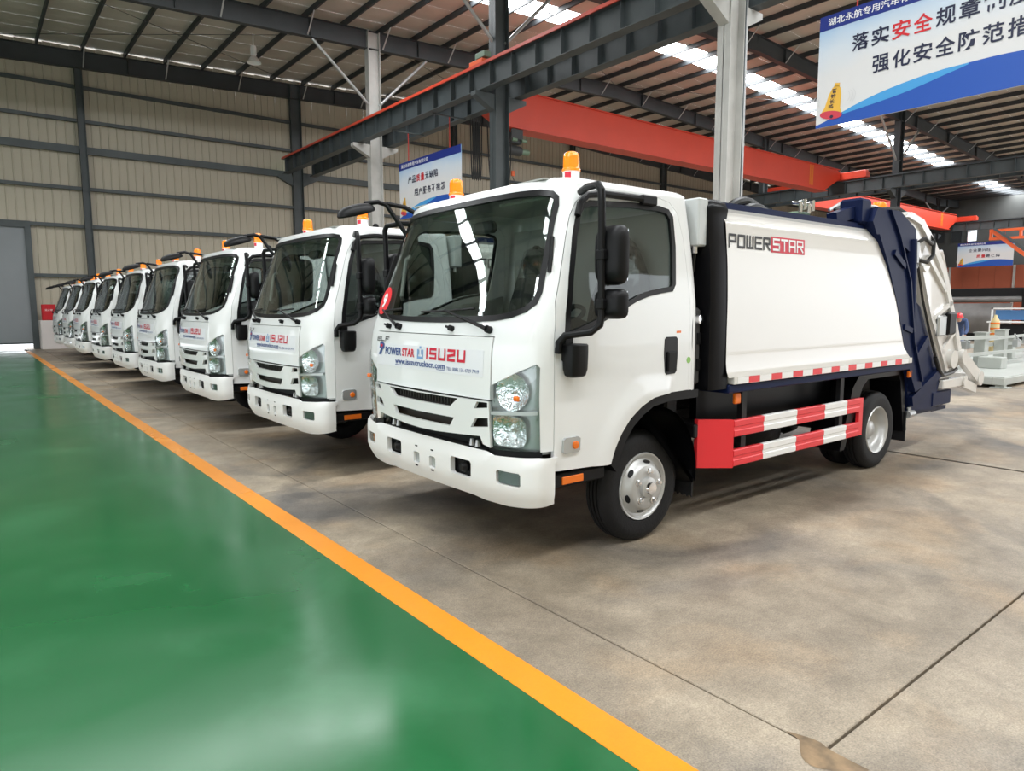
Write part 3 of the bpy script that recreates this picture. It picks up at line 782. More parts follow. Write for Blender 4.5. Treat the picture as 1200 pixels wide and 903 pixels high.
MB().box(.1, .14, -.7, .36, 1.1, 1.42, .005).build('screen', mat('screen_blue', (.08, .2, .42), .2), ms)
MB().box(.05, .5, -.55, .25, .55, .95, .02).build('cabinet', 'chassis', ms)

# orange jib crane arm
jb = empty('jib_arm', (0, 0, 0)); tag(jb, 'orange lattice jib arm with a diagonal stay on the right', 'crane')
jX, jz = 30.0, 4.1
mb = MB(); bar(mb, (jX, 9.35, jz + .22), (jX + .3, 5.6, jz + .22), .12, .09); bar(mb, (jX, 9.35, jz - .08), (jX + .3, 5.6, jz - .08), .12, .09); mb.build('chord', 'jigred', jb, False)
for k in range(5):
    f = k / 4; mb = MB(); bar(mb, (jX + .3 * f, 9.3 - 3.6 * f, jz - .08), (jX + .3 * f, 9.3 - 3.6 * f, jz + .22), .10, .08, Vector((0, 1, 0))); mb.build('lattice_post', 'jigred', jb, False)
mb = MB(); bar(mb, (jX - .05, 9.25, jz + .2), (jX + .2, 6.9, jz - 1.9), .12, .12); mb.build('stay', 'jigred', jb, False)
mb = MB(); bar(mb, (jX - .15, 9.2, jz + .30), (jX + .1, 6.7, jz - 1.75), .06, .08); mb.build('stay_cable', 'steel', jb, False)
MB().box(jX, jX + .35, 5.45, 5.75, 0, jz + .4, .02).build('mast', 'jigred', jb)

# ---- worker bending behind the jig
def person(loc, rz):
    e = empty('person', loc); e.rotation_euler = (0, 0, rz); tag(e, 'worker in dark blue clothes and red helmet bending behind the grey jig', 'person')
    me = bpy.data.meshes.new('body')
    J = {'pel': (0, 0, .86), 'sp': (.16, 0, 1.02), 'ch': (.38, 0, 1.13), 'nk': (.50, 0, 1.17), 'hd': (.60, 0, 1.20),
         'hl': (-.02, .10, .82), 'kl': (.08, .12, .46), 'al': (-.02, .13, .08), 'fl': (.16, .14, .04),
         'hr': (-.02, -.10, .82), 'kr': (.12, -.12, .46), 'ar': (.02, -.13, .08), 'fr': (.20, -.14, .04),
         'sl': (.40, .19, 1.10), 'el': (.52, .24, .84), 'wl': (.70, .18, .70), 'sr': (.40, -.19, 1.10), 'er': (.54, -.24, .84), 'wr': (.72, -.16, .72)}
    rad = {'pel': .15, 'sp': .14, 'ch': .155, 'nk': .06, 'hd': .06, 'hl': .095, 'kl': .07, 'al': .05, 'fl': .045, 'hr': .095, 'kr': .07, 'ar': .05, 'fr': .045, 'sl': .075, 'el': .052, 'wl': .04, 'sr': .075, 'er': .052, 'wr': .04}
    E_ = [('pel', 'sp'), ('sp', 'ch'), ('ch', 'nk'), ('nk', 'hd'), ('pel', 'hl'), ('hl', 'kl'), ('kl', 'al'), ('al', 'fl'), ('pel', 'hr'), ('hr', 'kr'), ('kr', 'ar'), ('ar', 'fr'), ('ch', 'sl'), ('sl', 'el'), ('el', 'wl'), ('ch', 'sr'), ('sr', 'er'), ('er', 'wr')]
    ks = list(J); me.from_pydata([J[k] for k in ks], [(ks.index(a), ks.index(b)) for a, b in E_], [])
    o = bpy.data.objects.new('body', me); C.objects.link(o); o.parent = e; me.materials.append(M['workblue'])
    sk = o.modifiers.new('skin', 'SKIN'); ss = o.modifiers.new('sub', 'SUBSURF'); ss.levels = 1; ss.render_levels = 1
    for i, k in enumerate(ks):
        me.skin_vertices[0].data[i].radius = (rad[k], rad[k])
    me.skin_vertices[0].data[0].use_root = True
    hc = Vector((.66, 0, 1.19))
    hd = MB().lathe([(0, -.12), (.045, -.11), (.07, -.06), (.078, 0), (.075, .05), (.05, .10), (0, .115)], hc, 'z', 16).box(hc.x + .07, hc.x + .10, -.012, .012, hc.z - .03, hc.z, .004).build('head', 'skin', e)
    for s_ in (-1, 1):
        MB().lathe([(0, .012), (.009, .006), (.01, 0)], (hc.x + .068, s_ * .03, hc.z + .008), 'x', 8).build('eye', 'dash', hd)
        MB().box(hc.x - .02, hc.x + .015, s_ * .076 - .008, s_ * .076 + .008, hc.z - .03, hc.z + .03, .006).build('ear', 'skin', hd)
        mb = MB(); w = Vector((.71, s_ * .17, .70)); mb.box(w.x, w.x + .09, w.y - .04, w.y + .04, w.z - .045, w.z - .02, .008)
        for k in range(4): mb.tube([w + Vector((.085, -.03 + .02 * k, -.032)), w + Vector((.135 - .008 * abs(k - 1.5), -.03 + .02 * k, -.05)), w + Vector((.145 - .008 * abs(k - 1.5), -.03 + .02 * k, -.085))], .0085, 6)
        mb.tube([w + Vector((.03, -s_ * .038, -.032)), w + Vector((.075, -s_ * .062, -.05)), w + Vector((.10, -s_ * .055, -.075))], .0095, 6); mb.build('hand', 'skin', e)
    MB().lathe([(.13, .02), (.115, .03), (.108, .06), (.095, .11), (.06, .15), (0, .165), (0, .155), (.09, .09), (.10, .03)], hc, 'z', 20).build('helmet', 'helmet', e)
    return e
person((24.6, 8.35, 0), R(200))

# ================================================================== THE TRUCK (local: u back from the bumper, v across, z up)
def smooth1(K, n=160, win=0.05):
    xs = np.linspace(K[0][0], K[-1][0], n); ys = np.interp(xs, [k[0] for k in K], [k[1] for k in K])
    st = xs[1] - xs[0]; h_ = max(1, int(win / st)); o = ys.copy()
    for i in range(n):
        a, b = max(0, i - h_), min(n, i + h_ + 1)
        m_ = min(i - a, b - 1 - i); o[i] = ys[i - m_:i + m_ + 1].mean()
    return lambda z: float(np.interp(z, xs, o))
cw = smooth1([(0.4, 1.012), (0.8, 1.03), (1.45, 1.035), (1.6, 1.028), (1.92, .982), (2.24, .925), (2.34, .905)])
cu0 = smooth1([(.4, .03), (.8, .01), (1.05, 0.0), (1.3, .010), (1.42, .035), (1.55, .085), (1.92, .212), (2.24, .330), (2.34, .372)])
TD = chaikin([(0, 0), (.2, .002), (.4, .008), (.55, .017), (.7, .035), (.8, .055), (.88, .085), (.93, .115), (.96, .142), (.98, .17), (.993, .205), (1.0, .26)], 2, False)
TT = np.array([p[0] for p in TD]); DD = np.array([p[1] for p in TD])
AL = np.concatenate([[0], np.cumsum(np.hypot(np.diff(TT) * 1.03, np.diff(DD)))]); SF = float(AL[-1]); DF = float(DD[-1])
UR = 1.56; URR = 0.09; US = UR - URR
def cab_pt(s_, z):
    sg = -1 if s_ < 0 else 1; a = abs(s_); w = cw(z); u0 = cu0(z)
    if a <= SF: return Vector((u0 + float(np.interp(a, AL, DD)), sg * float(np.interp(a, AL, TT)) * w, z))
    return Vector((u0 + DF + (a - SF), sg * w, z))
def surf(ptf):
    def f(a, b):
        p = ptf(a, b); e = 2e-3
        ta = ptf(a + e, b) - ptf(a - e, b); tb = ptf(a, b + e) - ptf(a, b - e)
        n = ta.cross(tb)
        if n.length < 1e-12: n = Vector((-1, 0, 0))
        n.normalize()
        c = Vector((0.9, 0, p.z))
        if n.dot(p - c) < 0: n = -n
        return p, n
    return f
cab = surf(cab_pt)
def sv(v, z):   # front coordinate from v
    return math.copysign(float(np.interp(min(1, abs(v) / cw(z)), TT, AL)), v)
def su(u, z, sg=-1):   # side coordinate from u
    d = u - cu0(z)
    return sg * (float(np.interp(d, DD, AL)) if d < DF else SF + d - DF)
def FV(pts): return [(sv(v, z), z) for v, z in pts]
def mir(pts): return [(-a, b) for a, b in pts[::-1]]
def SU(pts, sg): return [(su(u, z, sg), z) for u, z in densify(pts, .08)]
def ring_poly(poly, d):
    """shrink a polygon by d"""
    n = len(poly); out = []
    A = sum(poly[i][0] * poly[(i + 1) % n][1] - poly[(i + 1) % n][0] * poly[i][1] for i in range(n))
    sg = 1 if A > 0 else -1
    for i in range(n):
        p0, p1, p2 = Vector(poly[i - 1]), Vector(poly[i]), Vector(poly[(i + 1) % n])
        a = (p1 - p0); b = (p2 - p1)
        if a.length < 1e-9 or b.length < 1e-9: out.append(tuple(p1)); continue
        n1 = Vector((-a.y, a.x)).normalized() * sg; n2 = Vector((-b.y, b.x)).normalized() * sg
        m_ = (n1 + n2)
        if m_.length < 1e-6: m_ = n1
        m_.normalize(); c = max(.5, m_.dot(n1)); out.append(tuple(p1 + m_ * (d / c)))
    return out

def make_truck():
    T = empty('garbage_truck', (0, 0, 0))
    # ---------------- windshield
    hw = [(.16, 2.252), (.40, 2.252), (.63, 2.250), (.80, 2.244), (.885, 2.228), (.92, 2.195), (.928, 2.14), (.921, 2.03), (.922, 1.896), (.922, 1.734), (.920, 1.637), (.905, 1.574), (.856, 1.528), (.77, 1.495), (.66, 1.478), (.40, 1.466), (.16, 1.461)]
    half = [(sv(-q * cw(z), z), z) for q, z in hw]
    ws = half + [(-a, b) for a, b in half[::-1]]
    ws_in = ring_poly(ws, .016); ws_fr = ring_poly(ws, .034)
    # ---------------- door outlines (u, z)
    door_uz = [(.237, .62), (.235, 1.0), (.236, 1.38), (.263, 1.59), (.297, 1.685), (.34, 1.814), (.387, 1.956), (.434, 2.078), (.49, 2.165), (.56, 2.222), (.68, 2.248), (.91, 2.258), (1.22, 2.256), (1.33, 2.235), (1.40, 2.17), (1.43, 2.0), (1.44, 1.6), (1.44, 1.003),
               (1.376, 1.0), (1.22, .997), (1.071, .978), (.965, .933), (.862, .866), (.788, .785), (.735, .696), (.70, .60)]
    win_uz = [(.475, 2.09), (.515, 2.145), (.585, 2.178), (.95, 2.200), (1.22, 2.200), (1.31, 2.185), (1.345, 2.14), (1.335, 1.95), (1.300, 1.70), (1.265, 1.655), (1.14, 1.64), (1.028, 1.621), (.92, 1.592), (.78, 1.535), (.614, 1.469), (.345, 1.383), (.308, 1.395), (.318, 1.52), (.365, 1.73), (.425, 1.96)]
    # ---------------- cab shell
    NB, TOP = .73, 2.272
    right = [(sv(-.708, 1.39), 1.39), (sv(-.708, 1.0), 1.0), (sv(-.708, .745), .745)]
    def half_outline(sg):
        o = [(sv(sg * .708, z), z) for z in (1.39, 1.2, 1.108)]
        o += [(sv(sg * v, z), z) for v, z in ((.80, 1.151), (.90, 1.199), (.985, 1.241), (.999, 1.222), (.998, 1.0), (.994, .742))]
        o += [(su(.237, .745, sg), .745), (su(.237, 1.0, sg), 1.0)]
        return o
    dn = [(su(u, z, -1), z) for u, z in densify(door_uz, .08)]
    # shell polygon: front-centre bottom -> near side -> top -> far side
    near = half_outline(-1) ; far = half_outline(1)
    def side_tail(sg): return [(su(US, z, sg), z) for z in (1.0, 1.25, 1.5, 1.6, 1.75, 1.9, 2.1, 2.2, TOP)]
    dcut = [(su(u, z, -1), z) for u, z in densify(door_uz[1:18], .08)]
    outline = near[:-1] + dcut[:] + [(su(US, 1.003, -1), 1.003)] + side_tail(-1)[1:]
    outline = outline + [(-a, b) for a, b in outline[::-1]]
    mb = MB()
    panel(mb, outline, [ring_poly(ws, .012)], cab, 0.0, .03, .06)
    # roof cap
    loop = [cab_pt(a, TOP) for a in np.linspace(-su(US, TOP, 1), su(US, TOP, 1), 90)]
    wt = cw(TOP); arcR = [Vector((US + URR * math.sin(t), wt - URR + URR * math.cos(t), TOP)) for t in np.linspace(0, math.pi / 2, 7)[1:]]
    loop = loop + arcR + [Vector((UR, v, TOP)) for v in (.5, 0, -.5)] + [Vector((p.x, -p.y, p.z)) for p in arcR[::-1]]
    cx = Vector((.95, 0, 0)); rings = []
    for t in np.linspace(0, math.pi / 2, 7):
        k_ = .17 * (1 - math.cos(t)); zz = TOP + .058 * math.sin(t) - (0.002 if t == 0 else 0)
        rr = []
        for p in loop:
            d = Vector((p.x - cx.x, p.y - cx.y, 0)); L_ = d.length; d.normalize()
            q = p - d * min(k_, L_ * .6); rr.append(Vector((q.x, q.y, zz)))
        rings.append(rr)
    for f_, dz in ((.6, .008), (.25, .014), (.02, .016)):
        rings.append([Vector((cx.x + (p.x - cx.x) * f_, p.y * f_, TOP + .058 + dz)) for p in rings[6]])
    mb.loft(rings, True, False, True)
    # rear wall of cab
    zb = [1.0, 1.25, 1.5, 1.6, 1.75, 1.9, 2.1, 2.2, TOP]; cor = []
    for z in zb:
        w_ = cw(z); q = [(US + URR * math.sin(t), -(w_ - URR + URR * math.cos(t)), z) for t in np.linspace(0, math.pi / 2, 7)]
        cor.append(q + [(x_, -y_, z_) for x_, y_, z_ in q[::-1]])
    mb.loft(cor, False, False, False)
    cs = mb.build('cab_body', 'white', T, angle=32)
    cs['label'] = 'white cab shell with roof and pillars'
    # inner trim so the cab is not see-through
    mb = MB(); mb.box(.20, UR - .04, -.92, .92, .98, 1.03).build('cab_floor', 'dash', cs, False)
    MB().box(UR - .10, UR - .05, -.86, .86, 1.03, 2.2).build('rear_trim', 'interior', cs, False)
    mb = MB(); panel(mb, [(-.6, -.75), (.45, -.75), (.45, .75), (-.6, .75)], [], lambda a, b: (Vector((a + 1.0, b, 2.315)), Vector((0, 0, 1))), 0, .01, .3); mb.build('headliner', 'interior', cs, False)
    # ---------------- windshield parts
    mb = MB(); panel(mb, ws_in, [], cab, -.004, .006, .09); wsg = mb.build('windshield', 'wsglass', T)
    mb = MB(); panel(mb, ws, [ws_fr], cab, .006, .018, .05); mb.build('windshield_seal', 'seal', wsg)
    # visor band and grab handle
    for s_ in (-1, 1):
        MB().box(.50, .74, s_ * .42 - .24, s_ * .42 + .24, 2.215, 2.235, .006).build('sun_visor', 'interior', cs)
    MB().tube([(.36, .88, 1.62), (.33, .84, 1.65), (.37, .83, 1.92), (.42, .86, 1.95)], .016, 8).build('grab_handle', 'interior', cs)
    MB().box(.48, .56, -.10, .10, 2.06, 2.14, .02).build('cab_mirror', 'dash', cs)
    # ---------------- dash, wheel, seats
    mb = MB()
    sec = [(.16, 1.30), (.16, 1.46), (.22, 1.475), (.45, 1.50), (.58, 1.46), (.60, 1.30), (.52, 1.10), (.3, 1.03)]
    mb.loft([[(u + .10 * (abs(v) / .86) ** 3, v, z) for u, z in sec] for v in (-.86, -.6, -.2, .2, .6, .86)]); mb.build('dashboard', 'dash', T)
    st = MB(); c0 = Vector((.72, -.48, 1.47)); ax = Vector((-.45, 0, .9)).normalized(); a1 = Vector((0, 1, 0)); a2 = ax.cross(a1)
    st.tube([c0 + (a1 * math.cos(t) + a2 * math.sin(t)) * .21 for t in np.linspace(0, 2 * math.pi, 29)], .016, 8, False)
    sw = st.build('steering_wheel', 'dash', T)
    mb = MB(); mb.tube([c0 - a1 * .2, c0 - ax * .02, c0 + a1 * .2], .02, 8); mb.tube([c0, c0 - a2 * .2], .02, 8); mb.tube([c0, c0 - ax * .35], .03, 8); mb.build('column', 'dash', sw)
    for s_, w_ in ((-1, .50), (1, .50)):
        v0 = s_ * .48
        se = MB().box(.86, 1.36, v0 - w_ / 2, v0 + w_ / 2, 1.03, 1.30, .06).build('seat', 'seat', T)
        mb = MB(); mb.loft([[(u0_, v0 - ww, z), (u0_, v0 + ww, z), (u0_ + th, v0 + ww, z), (u0_ + th, v0 - ww, z)] for u0_, th, ww, z in ((1.28, .14, .20, 1.26), (1.25, .19, .25, 1.34), (1.30, .15, .24, 1.6), (1.34, .10, .18, 1.80))]); mb.build('backrest', 'seat', se, angle=60)
        mb = MB(); rg = []
        for u0_, th, ww, z in ((1.24, .22, .26, 1.26), (1.21, .26, .28, 1.36), (1.24, .23, .27, 1.5), (1.26, .20, .27, 1.62), (1.29, .17, .25, 1.75), (1.30, .15, .19, 1.88), (1.33, .10, .12, 2.0), (1.36, .04, .03, 2.04)):
            rg.append([(u0_ + th / 2 + th / 2 * math.cos(t) + random.uniform(-.018, .018), v0 + ww * math.sin(t) + random.uniform(-.02, .02), z + random.uniform(-.02, .02)) for t in np.linspace(0, 2 * math.pi, 18, endpoint=False)])
        mb.loft(rg); mb.build('plastic_cover', 'plastic', se, angle=10)
        MB().box(1.33, 1.42, v0 - .13, v0 + .13, 1.80, 1.98, .03).build('headrest', 'seat', se)
    # ---------------- cowl and bonnet panel
    bon = FV(densify([(.70, 1.022), (.70, 1.384), (-.70, 1.384), (-.70, 1.022)], .1))
    mb = MB(); panel(mb, bon, [], cab, .004, .03, .08); bo = mb.build('bonnet_panel', 'white', T)
    cabF = lambda a, b: cab(sv(a, b), b)
    stk = densify([(.715 * .97, 1.150), (.695, 1.305), (-.64, 1.305), (-.64, 1.150)], .1)
    mb = MB(); panel(mb, FV(stk), [], cab, .0055, .001, .1); mb.build('name_sticker', 'sticker', bo)
    mb = MB(); strokes(mb, 'ELF', .70, .49, 1.318, 1.352, cabF, .2, .18, off=.007); mb.build('model_lettering', 'textblack', bo, False)
    mb = MB(); letter(mb, 'POWER', .535, .285, 1.228, 1.283, cabF, .008, .03); mb.build('power_lettering', 'textblue', bo, False)
    mb = MB(); letter(mb, 'STAR', .275, .105, 1.228, 1.283, cabF, .008, .03); mb.build('star_lettering', 'textred', bo, False)
    mb = MB(); mb.add([cabF(a, b)[0] + Vector((-.008, 0, 0)) for a, b in [(.66, 1.222), (.61, 1.222), (.585, 1.262), (.56, 1.265), (.555, 1.30), (.60, 1.318), (.64, 1.31), (.645, 1.27), (.62, 1.262)]], [tuple(range(9))]); mb.build('horse_emblem', 'textblue', bo, False)
    mb = MB(); mb.add([cabF(a, b)[0] + Vector((-.0095, 0, 0)) for a, b in [(.635, 1.288), (.60, 1.300), (.575, 1.290), (.60, 1.275)]], [(0, 1, 2, 3)]); mb.build('emblem_accent', 'textred', bo, False)
    mb = MB()
    for a0_, a1_, b0_, b1_ in ((.068, .055, 1.235, 1.285), (.005, -.008, 1.235, 1.285), (.068, -.008, 1.222, 1.238), (.042, .020, 1.29, 1.305), (.05, .042, 1.25, 1.283), (.02, .012, 1.25, 1.283)):
        mb.add([cabF(a, b)[0] + Vector((-.008, 0, 0)) for a, b in ((a0_, b0_), (a1_, b0_), (a1_, b1_), (a0_, b1_))], [(0, 1, 2, 3)])
    mb.build('award_badge', 'badge', bo, False)
    mb = MB(); strokes(mb, 'ISUZU', -.045, -.475, 1.225, 1.300, cabF, .22, .24, off=.008); mb.build('maker_lettering', 'textred', bo, False)
    mb = MB(); letter(mb, 'www.isuzutruckscn.com', .375, -.265, 1.172, 1.212, cabF, .008, .02)
    mb.add([cabF(a, b)[0] + Vector((-.008, 0, 0)) for a, b in ((.375, 1.164), (-.265, 1.164), (-.265, 1.168), (.375, 1.168))], [(0, 1, 2, 3)]); mb.build('website_lettering', 'textblue', bo, False)
    mb = MB(); letter(mb, 'TEL: 0086 136 4729 7919', -.285, -.605, 1.168, 1.190, cabF, .008, .0); mb.build('phone_lettering', 'textblue', bo, False)
    # ---------------- grille (below bonnet)
    gr_o = densify([(.70, 1.012), (-.70, 1.012), (-.70, .74), (-.64, .755), (-.62, .80), (-.19, .775), (0, .773), (.19, .775), (.62, .80), (.64, .755), (.70, .74)], .1)
    slots = [[(.43, 1.008), (-.43, 1.008), (-.345, .95), (.345, .95)], [(.385, .885), (-.385, .885), (-.335, .826), (.335, .826)]]
    for s_ in (-1, 1):
        slots += [[(s_ * .575, .962), (s_ * .605, 1.006), (s_ * .69, 1.006), (s_ * .69, .975)], [(s_ * .54, .845), (s_ * .585, .905), (s_ * .69, .915), (s_ * .69, .862)]]
    def bulge(a, b):
        p, n_ = cab(a, b)
        return p + Vector((-.028 * max(0, 1 - abs(p.y) / .85), 0, 0)), n_
    mb = MB(); panel(mb, FV(gr_o), [FV(densify(s_, .08)) for s_ in slots], bulge, .012, .022, .05); gl_ = mb.build('grille', 'white', T, angle=28)
    mb = MB(); panel(mb, FV(densify([(.69, 1.01), (-.69, 1.01), (-.66, .80), (.66, .80)], .1)), [], cab, -.045, .01, .12); mb.build('grille_mesh', 'grille', gl_)
    for s_ in range(-9, 10):
        MB().box(.012, .022, s_ * .035 - .004, s_ * .035 + .004, .955, 1.0).build('grille_bar', 'grille', gl_, False)
    # dark front cross member under the grille
    MB().box(.10, .22, -.64, .64, .50, .80).box(.06, .2, -.62, .62, .69, .715).build('front_crossmember', 'chassis', T, False)
    for v in (-.52, -.46, .46, .52):
        MB().lathe([(0, .04), (.012, .04), (.02, .0)], (.07, v, .715), 'z', 8).build('bolt', 'galv', T)
    # ---------------- headlights
    for s_ in (-1, 1):
        ho = [(s_ * .705, .755), (s_ * .705, 1.105), (s_ * .985, 1.238), (s_ * .997, 1.22), (s_ * .992, .75), (s_ * .74, .735)]
        mb = MB(); panel(mb, FV(densify(ring_poly(ho, -.035), .05)), [], cab, -.045, .02, .05); hl = mb.build('headlight', 'lampgrey', T)
        mb = MB(); panel(mb, FV(densify(ho, .05)), [], cab, .010, .006, .05); mb.build('lens', 'lens', hl)
        mb = MB(); panel(mb, FV(densify([(s_ * .71, .937), (s_ * .71, .957), (s_ * .99, .977), (s_ * .99, .957)], .05)), [], cab, .012, .03, .05); mb.build('divider', 'lampgrey', hl)
        for (vc, zc, rx, rz) in ((.850, 1.078, .105, .110), (.822, .850, .112, .092)):
            mb = MB(); rings = []
            for r_, dep in ((1.0, .002), (.95, -.002), (.75, -.018), (.4, -.032), (.12, -.036), (.1, -.012), (.02, -.008)):
                rr = []
                for t in np.linspace(0, 2 * math.pi, 24, endpoint=False):
                    ct, st_ = math.cos(t), math.sin(t)
                    e_ = (abs(ct) ** 4 + abs(st_) ** 4) ** -.25 if zc < 1 else 1.0
                    vv, z2 = vc + rx * r_ * ct * e_ , zc + rz * r_ * st_ * e_
                    p, n_ = cab(sv(s_ * vv, z2), z2); rr.append(p + n_ * (dep - .004) + Vector((0, 0, 0)))
                rings.append(rr)
            mb.loft(rings, True, False, True); mb.build('reflector', 'reflector', hl, angle=60)
        p, n_ = cab(sv(s_ * .90, 1.04), 1.04)
        MB().box(p.x - .028, p.x - .006, p.y - .02, p.y + .02, 1.03, 1.06, .006).build('indicator_bulb', 'orangelens', hl)
        mb = MB(); panel(mb, FV(densify([(s_ * .66, .64), (s_ * .66, .742), (s_ * 1.0, .742), (s_ * 1.0, .64)], .06)), [], cab, -.012, .02, .06); mb.build('lamp_valance', 'black', hl)
    # ---------------- bumper
    WBf = smooth1([(.3, 1.02), (.40, 1.035), (.5, 1.06), (.75, 1.06)], win=.03)
    UBf = smooth1([(.3, .07), (.395, .055), (.43, .030), (.465, .020), (.475, .004), (.5, .0), (.68, .0), (.70, .006), (.72, .03)], win=.012)
    def bpt(s_, z):
        sg = -1 if s_ < 0 else 1; a = abs(s_); w = WBf(z); u0 = UBf(z)
        if a <= SF: return Vector((u0 + .72 * float(np.interp(a, AL, DD)), sg * float(np.interp(a, AL, TT)) * w, z))
        return Vector((u0 + .72 * DF + (a - SF), sg * w, z))
    bsurf = surf(bpt)
    def bs(v, z): return math.copysign(float(np.interp(min(1, abs(v) / WBf(z)), TT, AL)), v)
    hb_ = []
    for v, z in ((.0, .412), (.50, .412), (.60, .398), (.80, .400), (.92, .412), (1.0, .425)): hb_.append((bs(-v, z), z))
    e1 = SF + .03
    hb_ += [(-e1 + .02, .445), (-e1, .50), (-e1, .715)]
    ht = [(bs(-v, z), z) for v, z in ((1.02, .718), (.95, .712), (.85, .706), (.74, .700), (.66, .712), (.3, .712), (0, .712))]
    hp = hb_ + ht
    bo_ = hp[1:-1]; bout = bo_ + [(-a, b) for a, b in bo_[::-1]]
    holes = []
    def rectv(v0, v1, z0, z1, r_=.012):
        return chaikin([(bs(v, z), z) for v, z in densify([(v0, z0), (v1, z0), (v1, z1), (v0, z1)], .06)], 1)
    for s_ in (-1, 1):
        holes += [rectv(s_ * .312, s_ * .528, .524, .632), rectv(s_ * .757, s_ * .937, .540, .620)]
        holes += [rectv(s_ * .10 - .038, s_ * .10 + .038, .512, .590)]
    mb = MB(); panel(mb, bout, holes, bsurf, 0, .035, .045); bu = mb.build('bumper', 'bumper', T, angle=30)
    mb = MB(); panel(mb, densify([(bs(v, .56), z) for v, z in ((.95, .50), (.95, .65), (-.95, .65), (-.95, .50))], .08), [], bsurf, -.05, .01, .1); mb.build('bumper_backing', 'black', bu)
    for s_ in (-1, 1):
        p, n_ = bsurf(bs(s_ * .847, .58), .58)
        mb = MB(); panel(mb, rectv(s_ * .765, s_ * .93, .545, .615), [], bsurf, -.012, .02, .05); fo = mb.build('fog_lamp', 'fogglass', bu)
        mb = MB(); panel(mb, rectv(s_ * .775, s_ * .92, .551, .609), [], bsurf, -.008, .003, .05); mb.build('fog_lens', 'lens', fo)
        MB().lathe([(0, -.03), (.02, -.03), (.035, .0), (.03, .02)], (.04, s_ * .42, .575), 'x', 16).build('tow_eye', 'chassis', bu)
        for z in (.632, .498):
            mb = MB(); panel(mb, rectv(s_ * .10 - .018, s_ * .10 + .018, z - .005, z + .005), [], bsurf, .001, .002, .03); mb.build('plate_slot', 'chassis', bu)
    for s_ in (-1, 1):
        MB().box(.02, .05, s_ * .10 - .035, s_ * .10 + .035, .515, .59).build('plate_hole', 'lampgrey', bu, False)
    # ---------------- wipers and washer nozzles
    for vb, vt in ((.36, .66), (-.66, -.20)):
        zb = 1.425
        p0, n0 = cab(sv(vb, zb), zb); p1, n1 = cab(sv(vt, 1.53), 1.53)
        w0 = MB().tube([p0, p0 + n0 * .035], .022, 10).build('wiper', 'black', T)
        MB().tube([p0 + n0 * .035, (p0 * .5 + p1 * .5) + n0 * .045, p1 + n1 * .035], [.013, .009, .007], 6).build('wiper_arm', 'black', w0)
        q0, m0 = cab(sv(vt + .30, 1.525), 1.525); q1, m1 = cab(sv(vt - .28, 1.545), 1.545)
        MB().tube([q0 + m0 * .014, p1 + n1 * .016, q1 + m1 * .014], .008, 6).build('wiper_blade', 'black', w0)
    for v in (.52, -.30):
        p, n_ = cab(sv(v, 1.425), 1.425)
        MB().tube([p, p + n_ * .03], .018, 10).tube([p + n_ * .022, p + n_ * .02 + Vector((0, .05, .01))], .008, 6).build('washer_nozzle', 'black', T)
    # ---------------- doors
    for sg in (-1, 1):
        dp = SU(door_uz, sg); wp = SU(win_uz, sg)
        dpi = ring_poly(dp, .004)
        mb = MB()
        def flare(a, b, sg=sg):
            p, n_ = cab(a, b)
            # raised lip along the wheel arch
            du, dz = p.x - 1.17, p.z - .50
            r_ = math.hypot(du / 1.0, dz / 1.0)
            k_ = max(0, 1 - abs(r_ - .54) / .09)
            if p.x < 1.25 and p.z < 1.06: p = p + Vector((0, sg * .022 * min(1, k_ * 1.6), 0))
            return p, n_
        panel(mb, dpi, [ring_poly(wp, .014)], flare, .002, .03, .05); do = mb.build('door', 'white', T, angle=30)
        mb = MB(); panel(mb, ring_poly(wp, .02), [], cab, -.008, .005, .09); mb.build('window_glass', 'sideglass', do)
        mb = MB(); panel(mb, wp, [ring_poly(wp, .034)], cab, .006, .02, .04); mb.build('window_seal', 'seal', do)
        # inner trim
        tr_uz = [(.33, 1.06), (1.40, 1.06), (1.40, 1.66), (1.25, 1.62), (1.0, 1.59), (.7, 1.47), (.33, 1.36)]
        mb = MB(); panel(mb, SU(tr_uz, sg), [], cab, -.05, .03, .12); mb.build('door_trim', 'interior', do)
        pil = [(.62, 2.16), (1.30, 2.17), (1.27, 1.68), (1.0, 1.62), (.62, 1.5)]
        # handle recess
        hr = chaikin(SU([(1.18, 1.365), (1.305, 1.365), (1.31, 1.25), (1.30, 1.125), (1.19, 1.12), (1.175, 1.25)], sg), 1)
        mb = MB(); panel(mb, hr, [], cab, .006, .012, .04); ha = mb.build('door_handle', 'seal', do)
        p, n_ = cab(su(1.245, 1.2, sg), 1.2); MB().box(1.20, 1.29, min(p.y, p.y + sg * .022), max(p.y, p.y + sg * .022), 1.14, 1.27, .008).build('handle_grip', 'black', ha)
        # marker lamp
        ml = chaikin(SU([(.297, .72), (.297, .812), (.43, .812), (.43, .72)], sg), 1)
        mb = MB(); panel(mb, ml, [], cab, .016, .02, .04); mk = mb.build('marker_lamp', 'lampgrey', do)
        p, n_ = cab(su(.39, .765, sg), .765); MB().lathe([(.025, 0), (.022, .012 * sg), (.0, .016 * sg)], (p.x, p.y + sg * .014, .765), 'y', 14).build('amber_bulb', 'orangelens', mk)
        # badge and green sticker
        mb = MB(); panel(mb, [(su(1.43 + .022 * math.cos(t), 1.205 + .022 * math.sin(t), sg), 1.205 + .022 * math.sin(t)) for t in np.linspace(0, 2 * math.pi, 14, endpoint=False)], [], cab, .0035, .001, .05)
        mb.build('green_sticker', mat_green, do)
        mb = MB(); panel(mb, SU([(1.295, 1.388), (1.34, 1.388), (1.34, 1.402), (1.295, 1.402)], sg), [], cab, .0045, .001, .05); mb.build('fuel_label', 'orangelens', do)
